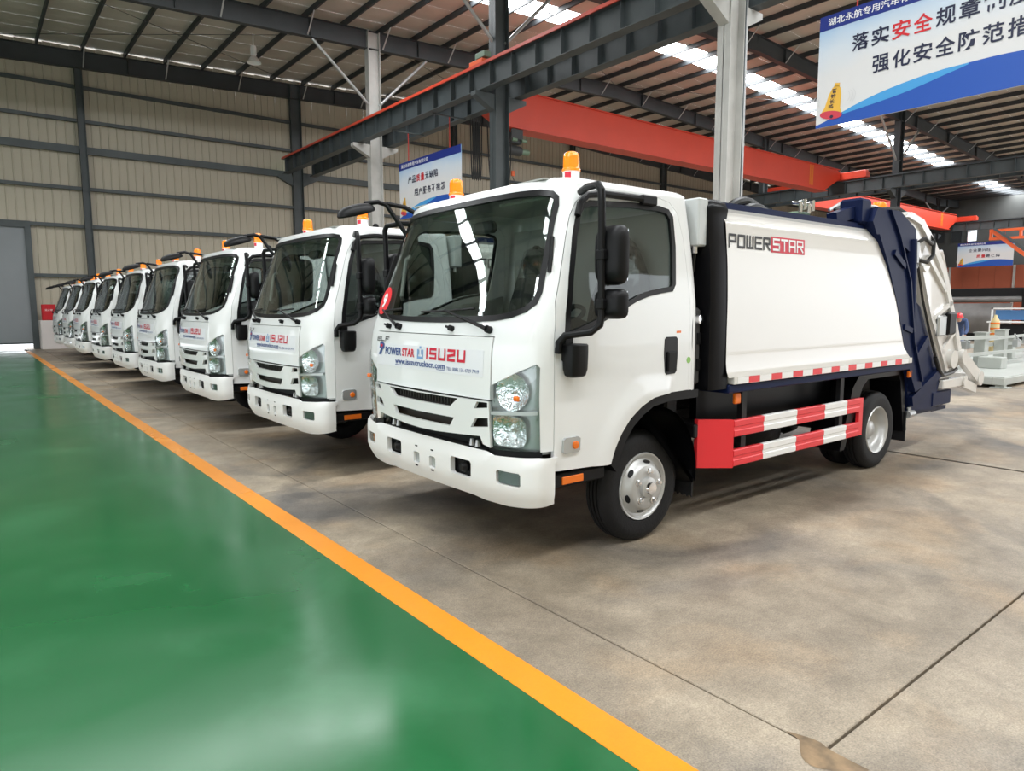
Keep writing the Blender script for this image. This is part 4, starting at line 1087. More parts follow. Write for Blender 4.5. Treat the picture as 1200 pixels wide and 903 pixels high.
        # drip rail with rod above the window
        rp = [cab(su(u, z, sg), z)[0] + Vector((0, sg * .02, 0)) for u, z in ((.47, 2.08), (.50, 2.15), (.56, 2.205), (.70, 2.225), (1.05, 2.228))]
        MB().tube(rp, .020, 8).build('rain_visor', 'black', do)
        p = rp[-1]; MB().box(p.x - .02, p.x + .12, p.y - .02, p.y + .02, p.z - .035, p.z + .025, .008).build('mirror_bracket', 'black', do)
        # pillar strip
        p0, n0 = cab(su(.232, 1.70, sg), 1.70); pts = [cab(su(u, z, sg), z) for u, z in ((.275, 1.75), (.30, 1.83), (.335, 1.95))]
        MB().tube([p_ + n_ * .012 for p_, n_ in pts], .013, 8).build('pillar_handle', 'black', T)
        # step below door with reflector
        sp_ = MB().box(.24, .68, sg * 1.005 if sg > 0 else -1.005, sg * .80, .515, .595, .01).build('step', 'black', T)
        MB().box(.32, .49, min(sg * 1.002, sg * 1.012), max(sg * 1.002, sg * 1.012), .53, .575, .003).build('step_reflector', 'orangelens', sp_)
        # wheel arch liner
        arch = [(.70, .60), (.735, .696), (.788, .785), (.862, .866), (.965, .933), (1.071, .978), (1.22, .997), (1.376, 1.0), (1.55, 1.0)]
        lin = [(u + .02, z - .012) for u, z in arch]; lout = [(u + .055 * max(0, (1.3 - u)) / .6, z - .055) for u, z in arch]
        mb = MB(); mb.loft([[(u, sg * 1.030, z) for u, z in arch], [(u, sg * 1.030, z) for u, z in lout], [(u, sg * .62, z) for u, z in lout]], False, False, False); mb.build('wheel_arch_liner', 'black', T)
        # rear mud guard of the front wheel
        gd = [(1.127 + .46 * math.cos(t), .40 + .50 * math.sin(t)) for t in np.linspace(R(100), R(-8), 14)]
        mb = MB(); mb.loft([[(u, sg * .98, z) for u, z in gd], [(u, sg * .66, z) for u, z in gd], [(u + .03, sg * .66, z + .01) for u, z in gd], [(u + .03, sg * .98, z + .01) for u, z in gd]], True, False, False)
        mg = mb.build('front_mudguard', 'blackgloss', T)
        mb = MB(); pts = [(sg * .97, .42)] + [(sg * (.97 - .02 * k), .225 + (.02 if k % 2 else 0)) for k in range(16)] + [(sg * .66, .42)]
        mb.prism(pts, 0, 1.585, 1.60); mb.build('mud_flap', 'rubber', mg, False)
        # ---------------- mirrors
        vt = sg * 1.22
        mr = MB().tube([(.50, sg * .955, 2.215), (.46, sg * 1.05, 2.225), (.405, sg * 1.19, 2.215), (.40, vt, 2.18), (.405, vt, 2.1), (.41, vt, 1.60), (.41, vt, 1.50), (.40, vt, 1.46), (.36, sg * 1.19, 1.42), (.27, sg * 1.08, 1.40), (.25, sg * 1.05, 1.36), (.25, sg * 1.045, 1.30)], .021, 10).build('mirror_arm', 'black', T)
        for (u0_, u1_, z0_, z1_, nm) in ((.42, .52, 1.675, 2.0, 'main_mirror'), (.42, .53, 1.49, 1.655, 'wide_angle_mirror')):
            mb = MB(); zc = (z0_ + z1_) / 2; hz = (z1_ - z0_) / 2; hy = .105; rings = []
            for dx, sc in ((0, .55), (.012, .82), (.035, .97), (.07, 1.0), (.085, .97)):
                rr = []
                for t in np.linspace(0, 2 * math.pi, 28, endpoint=False):
                    ct, st_ = math.cos(t), math.sin(t); e_ = (abs(ct) ** 5 + abs(st_) ** 5) ** -.2
                    rr.append((u0_ + dx, vt + sg * .01 + hy * sc * ct * e_, zc + hz * (sc if dx < .03 else min(1, sc)) * st_ * e_))
                rings.append(rr)
            mb.loft(rings); hs_ = mb.build(nm, 'black', mr, angle=50)
            MB().box(.385, .435, vt - .03, vt + .03, zc - .03, zc + .03, .008).build('mirror_clamp', 'black', mr)
            MB().box(u0_ + .086, u0_ + .089, vt + sg * .01 - hy * .85, vt + sg * .01 + hy * .85, zc - hz * .85, zc + hz * .85).build('mirror_glass', 'chrome', mr, False)
        # bracket pod on the door
        mb = MB(); rings = []
        for z, a, b in ((1.165, .05, .03), (1.175, .065, .045), (1.21, .075, .055), (1.30, .078, .058), (1.345, .078, .058), (1.352, .07, .05)):
            rings.append([(.345 + .85 * a * math.cos(t) * (abs(math.cos(t)) ** 4 + abs(math.sin(t)) ** 4) ** -.25, sg * 1.085 + b * math.sin(t) * (abs(math.cos(t)) ** 4 + abs(math.sin(t)) ** 4) ** -.25, z) for t in np.linspace(0, 2 * math.pi, 20, endpoint=False)])
        mb.loft(rings); mb.build('side_lamp_pod', 'black', mr)
        MB().box(.285, .36, min(sg * 1.02, sg * 1.06), max(sg * 1.02, sg * 1.06), 1.25, 1.40, .01).build('arm_bracket', 'black', mr)
        if sg > 0:
            # look-down mirror on the passenger side
            fr = MB().tube([(.44, .93, 2.12), (.30, 1.00, 2.35), (.24, 1.02, 2.37), (.13, 1.03, 2.35)], .018, 8).tube([(.55, .93, 2.285), (.44, .96, 2.34), (.30, 1.00, 2.36)], .018, 8).tube([(.44, .95, 2.12), (.52, .95, 2.26)], .016, 8).build('lookdown_mirror_frame', 'black', T)
            mb = MB(); c_ = Vector((.06, 1.03, 2.275)); ax_ = Vector((-.25, -.1, .96)).normalized(); e1_ = Vector((1, 0, .30)).normalized(); e2_ = ax_.cross(e1_).normalized(); rings = []
            for k_, dz in ((.3, .06), (.7, .05), (.93, .025), (1.0, .0), (.95, -.012), (.02, -.02)):
                rings.append([c_ + e1_ * .155 * k_ * math.cos(t) + e2_ * .12 * k_ * math.sin(t) + ax_ * dz for t in np.linspace(0, 2 * math.pi, 24, endpoint=False)])
            mb.loft(rings); mb.build('lookdown_mirror', 'black', fr, angle=50)
    # ---------------- roof beacons and antenna
    for v, u in ((-.60, .76), (.62, .70)):
        z0 = TOP + .066
        be = MB().lathe([(0, .0), (.052, 0), (.054, .012), (.054, .070), (.0, .070)], (u, v, z0 + .006), 'z', 28).build('beacon_light', 'guardwhite', T)
        MB().lathe([(.048, -.014), (.048, .006), (0, .006)], (u, v, z0 + .006), 'z', 24).build('beacon_foot', 'rubber', be)
        prof = [(.058, .072), (.060, .082), (.058, .090), (.052, .094), (.0515, .160), (.046, .183), (.030, .195), (0, .198)]
        mb = MB(); n_ = 48; rings = []
        for r_, a in prof:
            rings.append([(u + r_ * (1 + (.02 if k % 4 < 2 and .093 < a < .185 else 0)) * math.cos(2 * math.pi * k / n_), v + r_ * (1 + (.02 if k % 4 < 2 and .093 < a < .185 else 0)) * math.sin(2 * math.pi * k / n_), z0 + a) for k in range(n_)])
        mb.loft(rings, True, True, True); mb.build('beacon_dome', 'amber', be, angle=50)
        mb = MB(); mb.loft([[(u + .0546 * math.cos(t), v + .0546 * math.sin(t), z) for t in np.linspace(R(178), R(225), 6)] for z in (z0 + .028, z0 + .066)], False, False, False); mb.build('beacon_label', 'textred', be, False)
    MB().lathe([(.032, 0), (.032, .02), (.028, .04), (.016, .052), (0, .055)], (.90, -.60, TOP + .06), 'z', 20).build('roof_antenna_base', 'blackgloss', T)
    # ---------------- wheels
    def wheel(name, u, v, sg, front):
        """v: outer face of the tyre, sg: side"""
        o = (u, v, .372); i_ = -sg
        tp = [(.225, .02), (.235, .008), (.30, -.006 + .006), (.335, .006), (.358, .022), (.371, .042)]
        wdt = .205
        tread = [(.374, .050), (.374, .066), (.364, .068), (.364, .074), (.375, .076), (.376, .096), (.366, .098), (.366, .106), (.376, .108), (.375, .130), (.364, .132), (.364, .138), (.374, .140), (.374, .156)]
        prof = tp + tread + [(r_, wdt - a) for r_, a in tp[::-1]] + [(.21, .15), (.21, .06)]
        w = MB().lathe([(r_, i_ * a) for r_, a in prof], o, 'y', 56, True).build(name, 'rubber', T, angle=30)
        if front:
            rp_ = [(.228, .012), (.224, .004), (.216, .006), (.205, .022), (.188, .028), (.165, .004), (.150, -.022), (.138, -.030), (.09, -.028), (.072, -.026), (.068, -.050), (.045, -.058), (.0, -.060)]
        else:
            rp_ = [(.228, .012), (.222, .003), (.212, .008), (.200, .035), (.192, .060), (.185, .085), (.165, .100), (.13, .118), (.085, .12), (.08, .075), (.06, .06), (0, .058)]
        rm = MB().lathe([(r_, i_ * a) for r_, a in rp_], o, 'y', 48).build('rim', 'rim', w, angle=40)
        if front:
            for k in range(6):
                t = 2 * math.pi * (k + .35) / 6; mb = MB(); rr = []
                nrm = Vector((.9 * math.cos(t), sg * .5, .9 * math.sin(t))).normalized()
                c_ = Vector((o[0] + .166 * math.cos(t), o[1] + i_ * .002, o[2] + .166 * math.sin(t))); tg = Vector((-math.sin(t), 0, math.cos(t))); bt = nrm.cross(tg)
                rr = [[c_ + nrm * dz + tg * .030 * math.cos(a) * k2 + bt * .017 * math.sin(a) * k2 for a in np.linspace(0, 2 * math.pi, 14, endpoint=False)] for dz, k2 in ((-.02, .9), (.004, 1.0))]
                mb.loft(rr); mb.build('hand_hole', 'chassis', w)
            for k in range(5):
                t = 2 * math.pi * (k + .15) / 5
                MB().lathe([(.024, 0), (.022, -i_ * .006), (.013, -i_ * .010), (.013, -i_ * .028), (0, -i_ * .030)], (o[0] + .108 * math.cos(t), o[1] + i_ * -.029, o[2] + .108 * math.sin(t)), 'y', 6).build('wheel_nut', 'chrome', w)
            MB().lathe([(.045, 0), (.04, -i_ * .018), (0, -i_ * .022)], (o[0], o[1] - i_ * .058, o[2]), 'y', 16).build('hub_cap', 'chrome', w)
        else:
            for k in range(5):
                t = 2 * math.pi * (k + .15) / 5
                MB().lathe([(.02, 0), (.018, -i_ * .02), (0, -i_ * .022)], (o[0] + .11 * math.cos(t), o[1] + i_ * .118, o[2] + .11 * math.sin(t)), 'y', 6).build('wheel_nut', 'chrome', w)
        return w
    for sg in (-1, 1):
        wheel('front_wheel', 1.127, sg * .93, sg, True)
        wheel('rear_wheel', 4.487, sg * .955, sg, False)
        wheel('inner_rear_wheel', 4.487, sg * .715, sg, False)
    # ---------------- chassis
    mb = MB()
    for sg in (-1, 1):
        mb.box(.22, 5.1, sg * .42 - .03, sg * .42 + .03, .52, .74)
    for u in (.3, 1.7, 2.6, 3.5, 4.9): mb.box(u - .05, u + .05, -.40, .40, .55, .70)
    ch = mb.build('chassis_frame', 'chassis', T, False)
    MB().tube([(1.127, -.75, .372), (1.127, .75, .372)], .05, 10).build('front_axle', 'chassis', T)
    MB().tube([(4.487, -.6, .372), (4.487, .6, .372)], .07, 12).lathe([(0, -.14), (.12, -.10), (.17, 0), (.12, .10), (0, .14)], (4.487, 0, .372), 'y', 18).build('rear_axle', 'chassis', T)
    MB().box(.35, 1.55, -.36, .36, .42, .98, .04).build('engine', 'chassis', T)
    MB().box(1.62, 1.76, -.70, .70, .45, 1.0, .02).build('transmission_guard', 'chassis', T)
    sw_ = MB().lathe([(.16, -.10), (.30, -.10), (.36, -.06), (.375, 0), (.36, .06), (.30, .10), (.16, .10)], (3.05, -.35, .46), 'z', 40, True).build('spare_wheel', 'rubber', T)
    MB().lathe([(.17, -.08), (.12, -.02), (0, -.02)], (3.05, -.35, .50), 'z', 24).build('spare_rim', 'rim', sw_)
    MB().tube([(2.1, .62, .55), (2.9, .62, .55)], .22, 22).build('fuel_tank', 'chassis', T)
    MB().box(1.70, 1.95, -.90, -.60, .62, .72, .01).build('battery_tray', 'chassis', T)
    bside0 = lambda z: float(np.interp(z, [.98, 1.6, 1.85, 2.05, 2.16], [1.045, 1.045, 1.035, 1.015, 1.0]))
    # ---------------- behind the cab: front frame, control box, intake
    def fside(z, k=0.0): return bside0(z)
    zz = list(np.linspace(.98, 2.16, 9)) + [2.22, 2.27, 2.295]; vv = [fside(z) for z in zz[:9]] + [1.01, .985, .93]
    secF = [(-v, z) for v, z in zip(vv, zz)] + [(v, z) for v, z in zip(vv[::-1], zz[::-1])]
    mb = MB(); mb.loft([[(u, v * k_, z if z < 2 else 2 + (z - 2) * (1 if k_ == 1 else .93)) for v, z in secF] for u, k_ in ((1.66, .985), (1.70, 1.0), (1.86, 1.0))])
    bfm = mb.build('body_front_frame', 'blackgloss', T, angle=40)
    cb = MB().box(1.575, 1.68, -.98, -.62, 1.965, 2.285, .01).build('control_box', 'box', T)
    MB().tube([(1.62, -.92, 1.965), (1.62, -.92, 1.92)], .02, 8).tube([(1.62, -.84, 1.965), (1.62, -.84, 1.93)], .016, 8).build('cable_gland', 'chrome', cb)
    MB().tube([(1.62, -.92, 1.92), (1.63, -.90, 1.80), (1.62, -.80, 1.68), (1.62, -.70, 1.62)], .012, 6).build('cable', 'hose', cb)
    it = MB().box(1.575, 1.65, -.97, -.78, 1.02, 1.55, .02).build('control_panel', 'dash', T)
    MB().lathe([(.035, 0), (.03, -.02), (.0, -.024)], (1.61, -.972, 1.47), 'y', 18).build('air_gauge', 'chrome', it)
    for z in (1.12, 1.30): MB().box(1.60, 1.635, -.98, -.965, z, z + .08, .003).build('switch', 'black', it)
    # ---------------- compactor body
    UF = 1.83
    urear = lambda z: float(np.interp(z, [1.0, 1.077, 1.179, 1.344, 1.625, 1.932, 2.19, 2.3], [4.84, 4.80, 4.71, 4.63, 4.48, 4.28, 4.07, 3.98]))
    def bside(z): return float(np.interp(z, [1.05, 1.10, 1.16, 1.35, 1.6, 1.85, 2.05, 2.125, 2.14, 2.235], [1.080, 1.060, 1.052, 1.050, 1.050, 1.040, 1.022, 1.015, 1.010, .955]))
    zs = [1.06, 1.085, 1.10, 1.13, 1.16] + list(np.linspace(1.22, 2.05, 15)) + [2.10, 2.125, 2.14, 2.19, 2.235]
    mb = MB()
    for sg in (-1, 1):
        rows = []
        for i in range(25):
            f_ = i / 24; rows.append([(UF + (urear(z) - UF) * f_ + (.0), sg * bside(z), z) for z in zs])
        mb.loft(rows, False, False, False)
    # interior block closing the body
    blk = [(-.93, 1.0), (.93, 1.0), (.97, 1.6), (.94, 2.23), (-.94, 2.23), (-.97, 1.6)]
    mb.add([(UF, v, z) for v, z in blk] + [(urear(z), v, z) for v, z in blk], [(0, 1, 2, 3, 4, 5)[::-1], (6, 7, 8, 9, 10, 11), (0, 1, 7, 6), (3, 4, 10, 9)])
    bd = mb.build('compactor_body', 'bodywhite', T, angle=25)
    for sg in (-1, 1):
        y0, y1 = sorted((sg * .90, sg * 1.076))
        MB().box(1.90, 4.86, y0, y1, 1.008, 1.062, .004).build('body_sill', 'bodywhite', bd)
        y0, y1 = sorted((sg * .80, sg * 1.06))
        MB().box(1.86, 4.86, y0, y1, .945, 1.006, .008).build('under_rail', 'navy', bd)
        y0, y1 = sorted((sg * .955, sg * .83))
        mb = MB(); mb.loft([[(UF - .02, sg * .955, 2.236), (UF - .02, sg * .945, 2.285), (UF - .02, sg * .80, 2.30), (UF - .02, sg * .80, 2.236)], [(3.98, sg * .955, 2.236), (3.98, sg * .945, 2.285), (3.98, sg * .80, 2.30), (3.98, sg * .80, 2.236)]]); mb.build('top_rail', 'navy', bd, angle=20)
        mb = MB(); mb.loft([[(UF, sg * .962, 2.195), (UF, sg * .972, 2.235), (UF, sg * .93, 2.24)], [(4.0, sg * .962, 2.195), (4.0, sg * .972, 2.235), (4.0, sg * .93, 2.24)]]); mb.build('rail_trim', 'galv', bd)
        # conspicuity tape
        reds = [(2.079, 2.221), (2.377, 2.520), (2.680, 2.825), (2.978, 3.122), (3.279, 3.414), (3.572, 3.713), (3.875, 4.014), (4.183, 4.316), (4.484, 4.622)]
        wh = [(1.94, 2.079)] + [(a[1], b[0]) for a, b in zip(reds[:-1], reds[1:])] + [(4.622, 4.77)]
        for lst, m_, nm in ((reds, 'guardred', 'red_reflector'), (wh, 'guardwhite', 'white_reflector')):
            for a, b in lst:
                y0, y1 = sorted((sg * 1.075, sg * 1.0785)); MB().box(a + .002, b - .002, y0, y1, 1.012, 1.058).build(nm, m_, bd, False)
        # POWERSTAR logo
        def bmap(a, b, sg=sg):
            return Vector((a, sg * bside(b), b)), Vector((0, sg, 0))
        a0_, a1_ = (1.845, 2.365) if sg < 0 else (2.86, 2.34)
        mb = MB(); strokes(mb, 'POWER', a0_, a1_, 1.965, 2.062, bmap, .17, .16, slant=.10, off=.004); mb.build('power_logo', 'textblack', bd, False)
        b0_, b1_ = (2.378, 2.862) if sg < 0 else (2.33, 1.845)
        q = [(b0_, 1.955), (b1_ - (.01 if sg < 0 else -.01), 1.955), (b1_, 2.072), (b0_ + (.01 if sg < 0 else -.01), 2.072)]
        mb = MB(); mb.add([bmap(a, b)[0] + Vector((0, sg * .003, 0)) for a, b in q], [(0, 1, 2, 3)]); mb.build('star_plate', 'textred', bd, False)
        d_ = .02 if sg < 0 else -.02
        mb = MB(); strokes(mb, 'STAR', b0_ + d_, b1_ - d_ * 1.7, 1.968, 2.060, bmap, .17, .16, slant=.08, off=.006); mb.build('star_logo', 'textwhite', bd, False)
        # side marker lamps
        for u in (2.03, 4.97):
            y0, y1 = sorted((sg * 1.0, sg * 1.03)); MB().box(u - .035, u + .035, y0, y1, .855, .935, .008).build('side_marker', 'orangelens', bd)
        # underbody skirt (dark) and rear fender
        y0, y1 = sorted((sg * .70, sg * .76)); MB().box(1.9, 3.9, y0, y1, .60, .95).build('underbody_skirt', 'blackgloss', bd, False)
        fo_ = [(3.72, .27), (3.91, .82), (4.05, .955), (4.90, .957), (4.965, .88), (5.10, .30), (5.02, .30), (4.90, .82), (4.84, .885), (4.20, .885), (4.10, .82), (3.80, .27)]
        mb = MB(); a_, b_ = sorted((sg * .965, sg * .66)); mb.prism(fo_, 1, a_, b_); mb.build('rear_fender', 'blackgloss', T, angle=20)
        y0, y1 = sorted((sg * .98, sg * .70)); MB().box(5.03, 5.05, y0, y1, .20, .5).build('rear_mud_flap', 'rubber', T, False)
        # side guard
        g = MB(); vo = sg * 1.0
        y0, y1 = sorted((vo, vo - sg * .03))
        gd_ = empty('side_guard'); gd_.parent = T
        plate = [(1.735, .40), (2.03, .375), (2.03, .735), (1.735, .755)]
        mb = MB(); mb.loft([[(u, vo - sg * (.10 if u < 1.9 else 0.0), z) for u, z in plate], [(u, vo - sg * (.13 if u < 1.9 else 0.03), z) for u, z in plate]]); mb.build('guard_end_plate', 'guardred', gd_, False)
        segs = [(2.03, 2.42, 'guardred'), (2.42, 2.90, 'guardwhite'), (2.90, 3.35, 'guardred'), (3.35, 3.74, 'guardwhite'), (3.74, 3.98, 'guardred')]
        for z0_, z1_ in ((.605, .728), (.385, .508)):
            for a, b, m_ in segs:
                sec = [(0, z0_), (.005, z0_ + .006), (.005, z0_ + .044), (.0, z0_ + .050), (.0, z1_ - .050), (.005, z1_ - .044), (.005, z1_ - .006), (0, z1_), (-.03, z1_), (-.03, z0_)]
                mb = MB(); mb.loft([[(u, vo + sg * s_, z) for s_, z in sec] for u in (a + .001, b - .001)]); mb.build('guard_rail', m_, gd_, False)
        MB().box(3.98, 4.05, y0, y1, .385, .728).build('guard_end_post', 'guardred', gd_, False)
        for u in (2.2, 3.7):
            y0, y1 = sorted((vo - sg * .03, vo - sg * .07)); MB().box(u - .03, u + .03, y0, y1, .39, .95).build('guard_bracket', 'chassis', gd_, False)
    MB().box(UF, 3.98, -.84, .84, 2.23, 2.285).build('body_roof', 'navy', bd, False)
    # ---------------- navy rear frame
    for sg in (-1, 1):
        band = [(urear(2.30) - .0, 2.30), (4.06, 2.42), (4.30, 2.42), (4.52, 2.20), (4.80, 1.79), (4.97, 1.21), (5.26, .74), (5.10, .70), (4.90, .97), (4.84, 1.0), (4.80, 1.077), (4.71, 1.179), (4.63, 1.344), (4.48, 1.625), (4.28, 1.932), (4.07, 2.19)]
        a_, b_ = sorted((sg * 1.03, sg * .86)); mb = MB(); mb.prism(band, 1, a_, b_); rf_ = mb.build('rear_frame', 'navy', T, False)
        for ln in ([(4.30, 2.42), (4.52, 2.20), (4.80, 1.79), (4.97, 1.21), (5.22, .80)], [(4.09, 2.19), (4.30, 1.932), (4.50, 1.625), (4.65, 1.344), (4.73, 1.179), (4.83, 1.04)]):
            mb = MB(); mb.loft([[(u - dd, v_, z) for dd, v_ in ((0, sg * 1.028), (0, sg * 1.055), (.022, sg * 1.055), (.022, sg * 1.028))] for u, z in ln]); mb.build('frame_flange', 'navy', rf_, False)
        mb = MB(); bar(mb, (4.42, sg * 1.035, 2.05), (4.66, sg * 1.035, 1.93), .03, .05); mb.build('frame_stiffener', 'navy', rf_, False)
        mb = MB(); bar(mb, (4.72, sg * 1.035, 1.36), (4.90, sg * 1.035, 1.32), .03, .05); mb.build('frame_stiffener', 'navy', rf_, False)
        mb = MB(); bar(mb, (3.55, sg * .88, 2.30), (4.12, sg * .88, 2.44), .09, .10); mb.build('frame_gusset', 'navy', T, False)
        MB().box(3.86, 4.06, sg * .88 - .10, sg * .88 + .10, 2.28, 2.50, .02).build('hinge_lug', 'navy', T)
        # hinge arm over the tailgate and lift cylinder
        arm = [(4.15, 2.44), (4.62, 2.44), (4.98, 2.30), (5.02, 2.12), (4.86, 2.08), (4.60, 2.18), (4.30, 2.30)]
        a_, b_ = sorted((sg * .99, sg * .90)); mb = MB(); mb.prism(arm, 1, a_, b_); mb.build('hinge_arm', 'navy', T, False)
        MB().tube([(4.93, sg * .96, 2.20), (5.02, sg * .96, 1.30)], .065, 16).tube([(5.02, sg * .96, 1.30), (5.06, sg * .96, 1.02)], .035, 12).build('lift_cylinder', 'navy', T)
        # lower side structure
        low = [(4.93, 1.25), (5.08, 1.62), (5.25, 1.55), (5.52, 1.20), (5.80, .86), (5.86, .74), (5.70, .46), (5.15, .50), (5.05, .72)]
        a_, b_ = sorted((sg * .97, sg * .88)); mb = MB(); mb.prism(low, 1, a_, b_); mb.build('tailgate_lower_frame', 'navy', T, False)
        mb = MB(); bar(mb, (5.16, sg * .985, 1.02), (5.42, sg * .985, 1.22), .04, .09); mb.build('frame_rib', 'navy', T, False)
        mb = MB(); bar(mb, (5.10, sg * .985, .60), (5.78, sg * .985, .86), .05, .10); mb.build('frame_rib', 'navy', T, False)
        # white hopper side
        hop = [(4.70, 2.44), (4.88, 2.46), (5.17, 2.41), (5.49, 2.21), (5.80, 1.945), (6.02, 1.634), (6.23, 1.346), (6.44, 1.0), (6.41, .90), (6.25, .80), (6.0, .79), (5.80, 1.04), (5.49, 1.40), (5.18, 1.95), (4.99, 2.18)]
        a_, b_ = sorted((sg * .955, sg * .875)); mb = MB(); mb.prism(hop, 1, a_, b_); hp_ = mb.build('hopper_side', 'bodywhite', T, False)
        edge = [(4.88, 2.455), (5.17, 2.405), (5.49, 2.205), (5.80, 1.94), (6.02, 1.63), (6.23, 1.34), (6.43, 1.0)]
        mb = MB(); mb.loft([[(u - dd * .8, v_, z - dd * .55) for dd, v_ in ((0, sg * .955), (0, sg * .985), (.09, sg * .985), (.09, sg * .955))] for u, z in edge]); mb.build('edge_rib', 'bodywhite', hp_, False)
        edge2 = [(5.02, 2.14), (5.20, 1.93), (5.51, 1.42), (5.82, 1.06), (6.0, .83)]
        mb = MB(); mb.loft([[(u + dd * .8, v_, z + dd * .4) for dd, v_ in ((0, sg * .955), (0, sg * .985), (.07, sg * .985), (.07, sg * .955))] for u, z in edge2]); mb.build('edge_rib', 'bodywhite', hp_, False)
        for (p, q) in (((5.35, 2.05), (5.85, 1.72)), ((5.55, 1.42), (6.05, 1.60)), ((5.85, 1.06), (6.2, 1.30))):
            mb = MB(); bar(mb, (p[0], sg * .97, p[1]), (q[0], sg * .97, q[1]), .03, .05); mb.build('hopper_rib', 'bodywhite', hp_, False)
        mb = MB(); mb.loft([[(5.25 + .10 * math.cos(t) * k_, sg * (.955 + d_), 1.96 + .07 * math.sin(t) * k_) for t in np.linspace(math.pi, 2 * math.pi, 10)] for d_, k_ in ((0, 1), (.05, .8))]); mb.build('round_boss', 'bodywhite', hp_)
        for dv in (0, .025):
            MB().tube([(5.02 + dv, sg * 1.0, 1.98), (5.20 + dv, sg * 1.0, 1.62), (5.50 + dv, sg * 1.0, 1.18), (5.62 + dv, sg * 1.0, 1.02)], .008, 6).build('hydraulic_pipe', 'hose', hp_)
        MB().tube([(5.62, sg * 1.0, 1.02), (5.72, sg * 1.01, .88), (5.85, sg * 1.0, .82), (6.15, sg * .98, .83), (6.30, sg * .97, .86)], .022, 8).build('hose', 'hose', hp_)
        MB().tube([(5.0, sg * .96, 2.14), (5.12, sg * 1.02, 2.22), (5.28, sg * 1.02, 2.17), (5.36, sg * .99, 2.20)], .020, 8).tube([(5.05, sg * .96, 2.02), (5.2, sg * 1.02, 1.99), (5.34, sg * 1.02, 2.06), (5.40, sg * 1.0, 2.20), (5.28, sg * .9, 2.40), (5.0, sg * .8, 2.52), (4.6, sg * .7, 2.48)], .020, 8).build('hydraulic_hose', 'hose', hp_)
        MB().box(4.99, 5.06, sg * .985 - .02, sg * .985 + .02, 1.92, 2.18, .008).build('valve_block', 'galv', hp_)
        # tail lamp box with mesh
        tl = MB().box(5.86, 6.06, sg * 1.00 - .03, sg * 1.00 + .03, 1.25, 1.49, .02).build('tail_lamp', 'black', hp_)
        MB().box(5.64, 5.85, sg * .99 - .02, sg * .99 + .02, 1.24, 1.46, .015).build('lamp_cover', 'lampgrey', tl)
        # grab loop
        MB().tube([(5.60, sg * .93, 2.10), (5.72, sg * .95, 2.12), (5.78, sg * .95, 2.04), (6.0, sg * .95, 1.74), (6.0, sg * .95, 1.68), (5.95, sg * .93, 1.66)], .024, 8).build('grab_loop', 'bodywhite', hp_)
        # bin lifter arms
        li = MB().tube([(6.10, sg * .80, .98), (6.10, sg * 1.02, .98)], .10, 18).tube([(6.33, sg * .80, 1.0), (6.33, sg * 1.04, 1.0)], .075, 16).build('lifter_pivot', 'bodywhite', T)
        mb = MB(); bar(mb, (6.32, sg * .99, 1.02), (6.92, sg * .99, .72), .06, .14); mb.build('lifter_arm', 'bodywhite', li, False)
        MB().tube([(6.92, sg * .88, .72), (6.92, sg * 1.03, .72)], .085, 16).build('lifter_boss', 'bodywhite', li)
        MB().box(5.86, 6.45, sg * .96 - .05, sg * .96 + .05, .665, .765, .01).build('lifter_bracket', 'bodywhite', li)
        mb = MB(); bar(mb, (6.45, sg * .96, .70), (6.88, sg * .96, .60), .08, .10); mb.build('lifter_link', 'bodywhite', li, False)
        MB().tube([(6.44, sg * .98, .72), (6.44, sg * 1.03, .72)], .06, 12).build('link_pin', 'bodywhite', li)
        MB().box(5.68, 6.18, sg * .92 - .06, sg * .92 + .06, .49, .645, .01).build('rear_bumper_block', 'navy', T)
    MB().box(5.08, 5.9, -.94, .94, .43, .50, .01).box(5.9, 6.28, -.90, -.80, .41, .45).box(5.9, 6.28, .80, .90, .41, .45).build('rear_underrun_bar', 'navy', T)
    MB().tube([(5.06, -.98, .47), (5.20, -.98, .47)], .035, 10).tube([(5.1, -.98, .47), (5.1, -.98, .54)], .02, 8).build('drain_valve', 'galv', T)
    # hopper hull between the sides
    hull = [(4.72, 2.42), (4.88, 2.44), (5.16, 2.39), (5.47, 2.19), (5.78, 1.93), (6.0, 1.62), (6.0, 1.3), (5.9, .84), (5.75, .52), (5.2, .52), (4.95, .8), (4.62, 1.35), (4.3, 2.0), (4.2, 2.35)]
    mb = MB(); mb.prism(hull, 1, -.875, .875); mb.build('hopper_hull', 'bodywhite', T, False)
    MB().box(6.02, 6.46, -.86, .86, .92, 1.02, .02).build('hopper_lip', 'bodywhite', T)
    MB().box(6.84, 6.98, -.90, .90, .66, .78, .01).build('bin_comb', 'bodywhite', T)
    # roof hose reel, rear beacon, valve fittings on top
    MB().tube([(3.15 + .30 * math.cos(t), -.30, 2.28 + .20 * math.sin(t)) for t in np.linspace(math.pi, 0, 15)], .04, 10).tube([(3.12 + .24 * math.cos(t), -.42, 2.27 + .14 * math.sin(t)) for t in np.linspace(math.pi, 0, 15)], .04, 10).build('top_hose', 'hose', T)
    vb_ = MB().box(3.52, 3.72, -.60, -.40, 2.285, 2.40, .02).build('valve_bank', 'hoist', T)
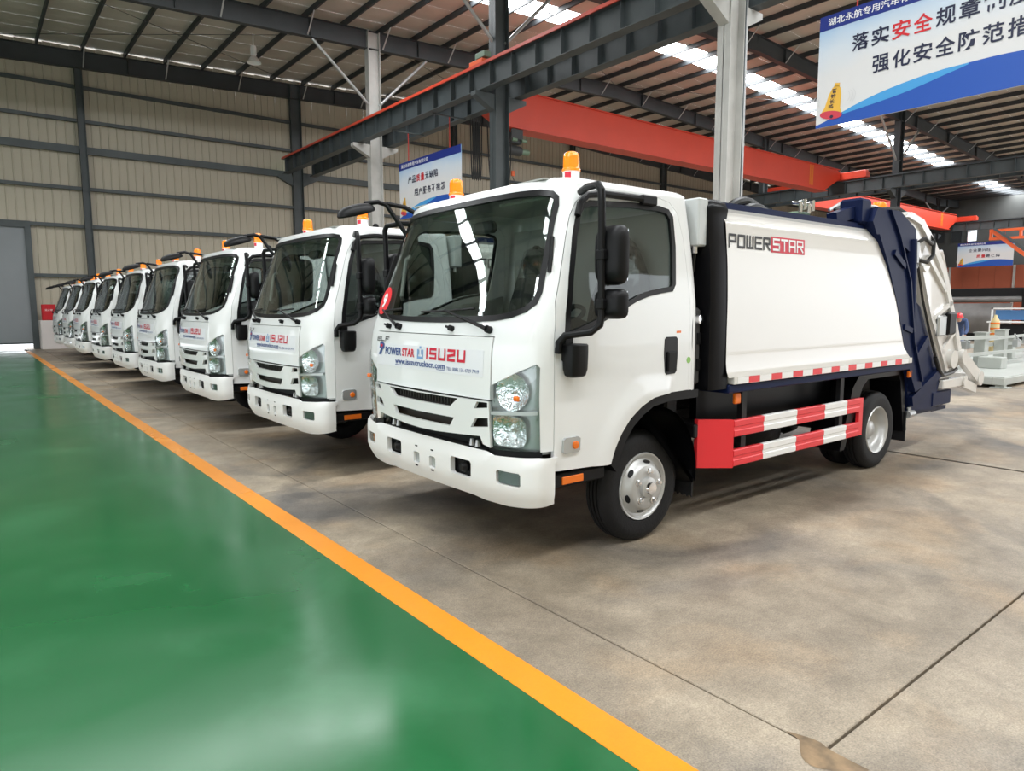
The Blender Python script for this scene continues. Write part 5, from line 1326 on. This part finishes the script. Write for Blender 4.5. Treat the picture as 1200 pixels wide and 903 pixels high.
    for k in range(4): MB().tube([(3.50 + .07 * k, -.62, 2.38 + .03 * (k % 2)), (3.50 + .07 * k, -.62, 2.46 + .03 * (k % 2)), (3.56 + .07 * k, -.52, 2.48)], .018, 8).build('valve_fitting', 'chrome', vb_)
    for k in range(3): MB().tube([(4.0, -.72 + .05 * k, 2.44), (4.2, -.75 + .05 * k, 2.50 + .015 * k), (4.55, -.78 + .05 * k, 2.50), (4.95, -.80 + .05 * k, 2.45)], .015, 6).build('top_pipe', ('galv', 'hose', 'galv')[k], T)
    rb = MB().lathe([(0, 0), (.075, 0), (.075, .05), (0, .05)], (5.0, -.62, 2.43), 'z', 24).build('rear_beacon', 'guardwhite', T)
    MB().lathe([(.078, .05), (.08, .07), (.07, .075), (.07, .14), (.055, .17), (0, .18)], (5.0, -.62, 2.43), 'z', 28).build('beacon_dome', 'amber', rb)
    return T

mat_green = mat('green_sticker', (.25, .5, .12), .4)
TX, TY0, DY = 2.33, 3.89, 2.985
truck = make_truck()
truck.location = (TX, TY0, 0)
LB = ['white compactor truck with its cream refuse body and red guard rails in full view',
      'white compactor truck parked directly beside the one whose refuse body shows',
      'third white truck counted from the one whose refuse body shows',
      'fourth white truck counted from the one whose refuse body shows',
      'middle white truck of the nine, four trucks parked on either side',
      'fourth white truck counted from the low white block by the end wall',
      'third white truck counted from the low white block by the end wall',
      'white truck second from the low white block by the end wall',
      'white truck at the end of the row beside the low white block']
trucks = [truck]
for k in range(1, 9):
    c = copy_tree(truck); c.location = (TX + random.uniform(-.02, .03), TY0 + DY * k, 0); trucks.append(c)
for t_, lb in zip(trucks, LB): tag(t_, lb, 'truck', 'row of white compactor trucks')
# round red number sticker on the first windshield only
wsg = [o for o in truck.children if o.name.startswith('windshield')][0]
mb = MB(); sc = (sv(.735, 1.60), 1.605)
panel(mb, [(sc[0] + .10 * math.cos(t), sc[1] + .10 * math.sin(t)) for t in np.linspace(0, 2 * math.pi, 24, endpoint=False)], [], cab, .012, .002, .05); rs = mb.build('number_sticker', 'guardred', wsg)
mb = MB(); letter(mb, '9', sc[0] + .038, sc[0] - .038, sc[1] - .055, sc[1] + .055, cab, .014, .05); mb.build('sticker_number', 'textwhite', wsg, False)
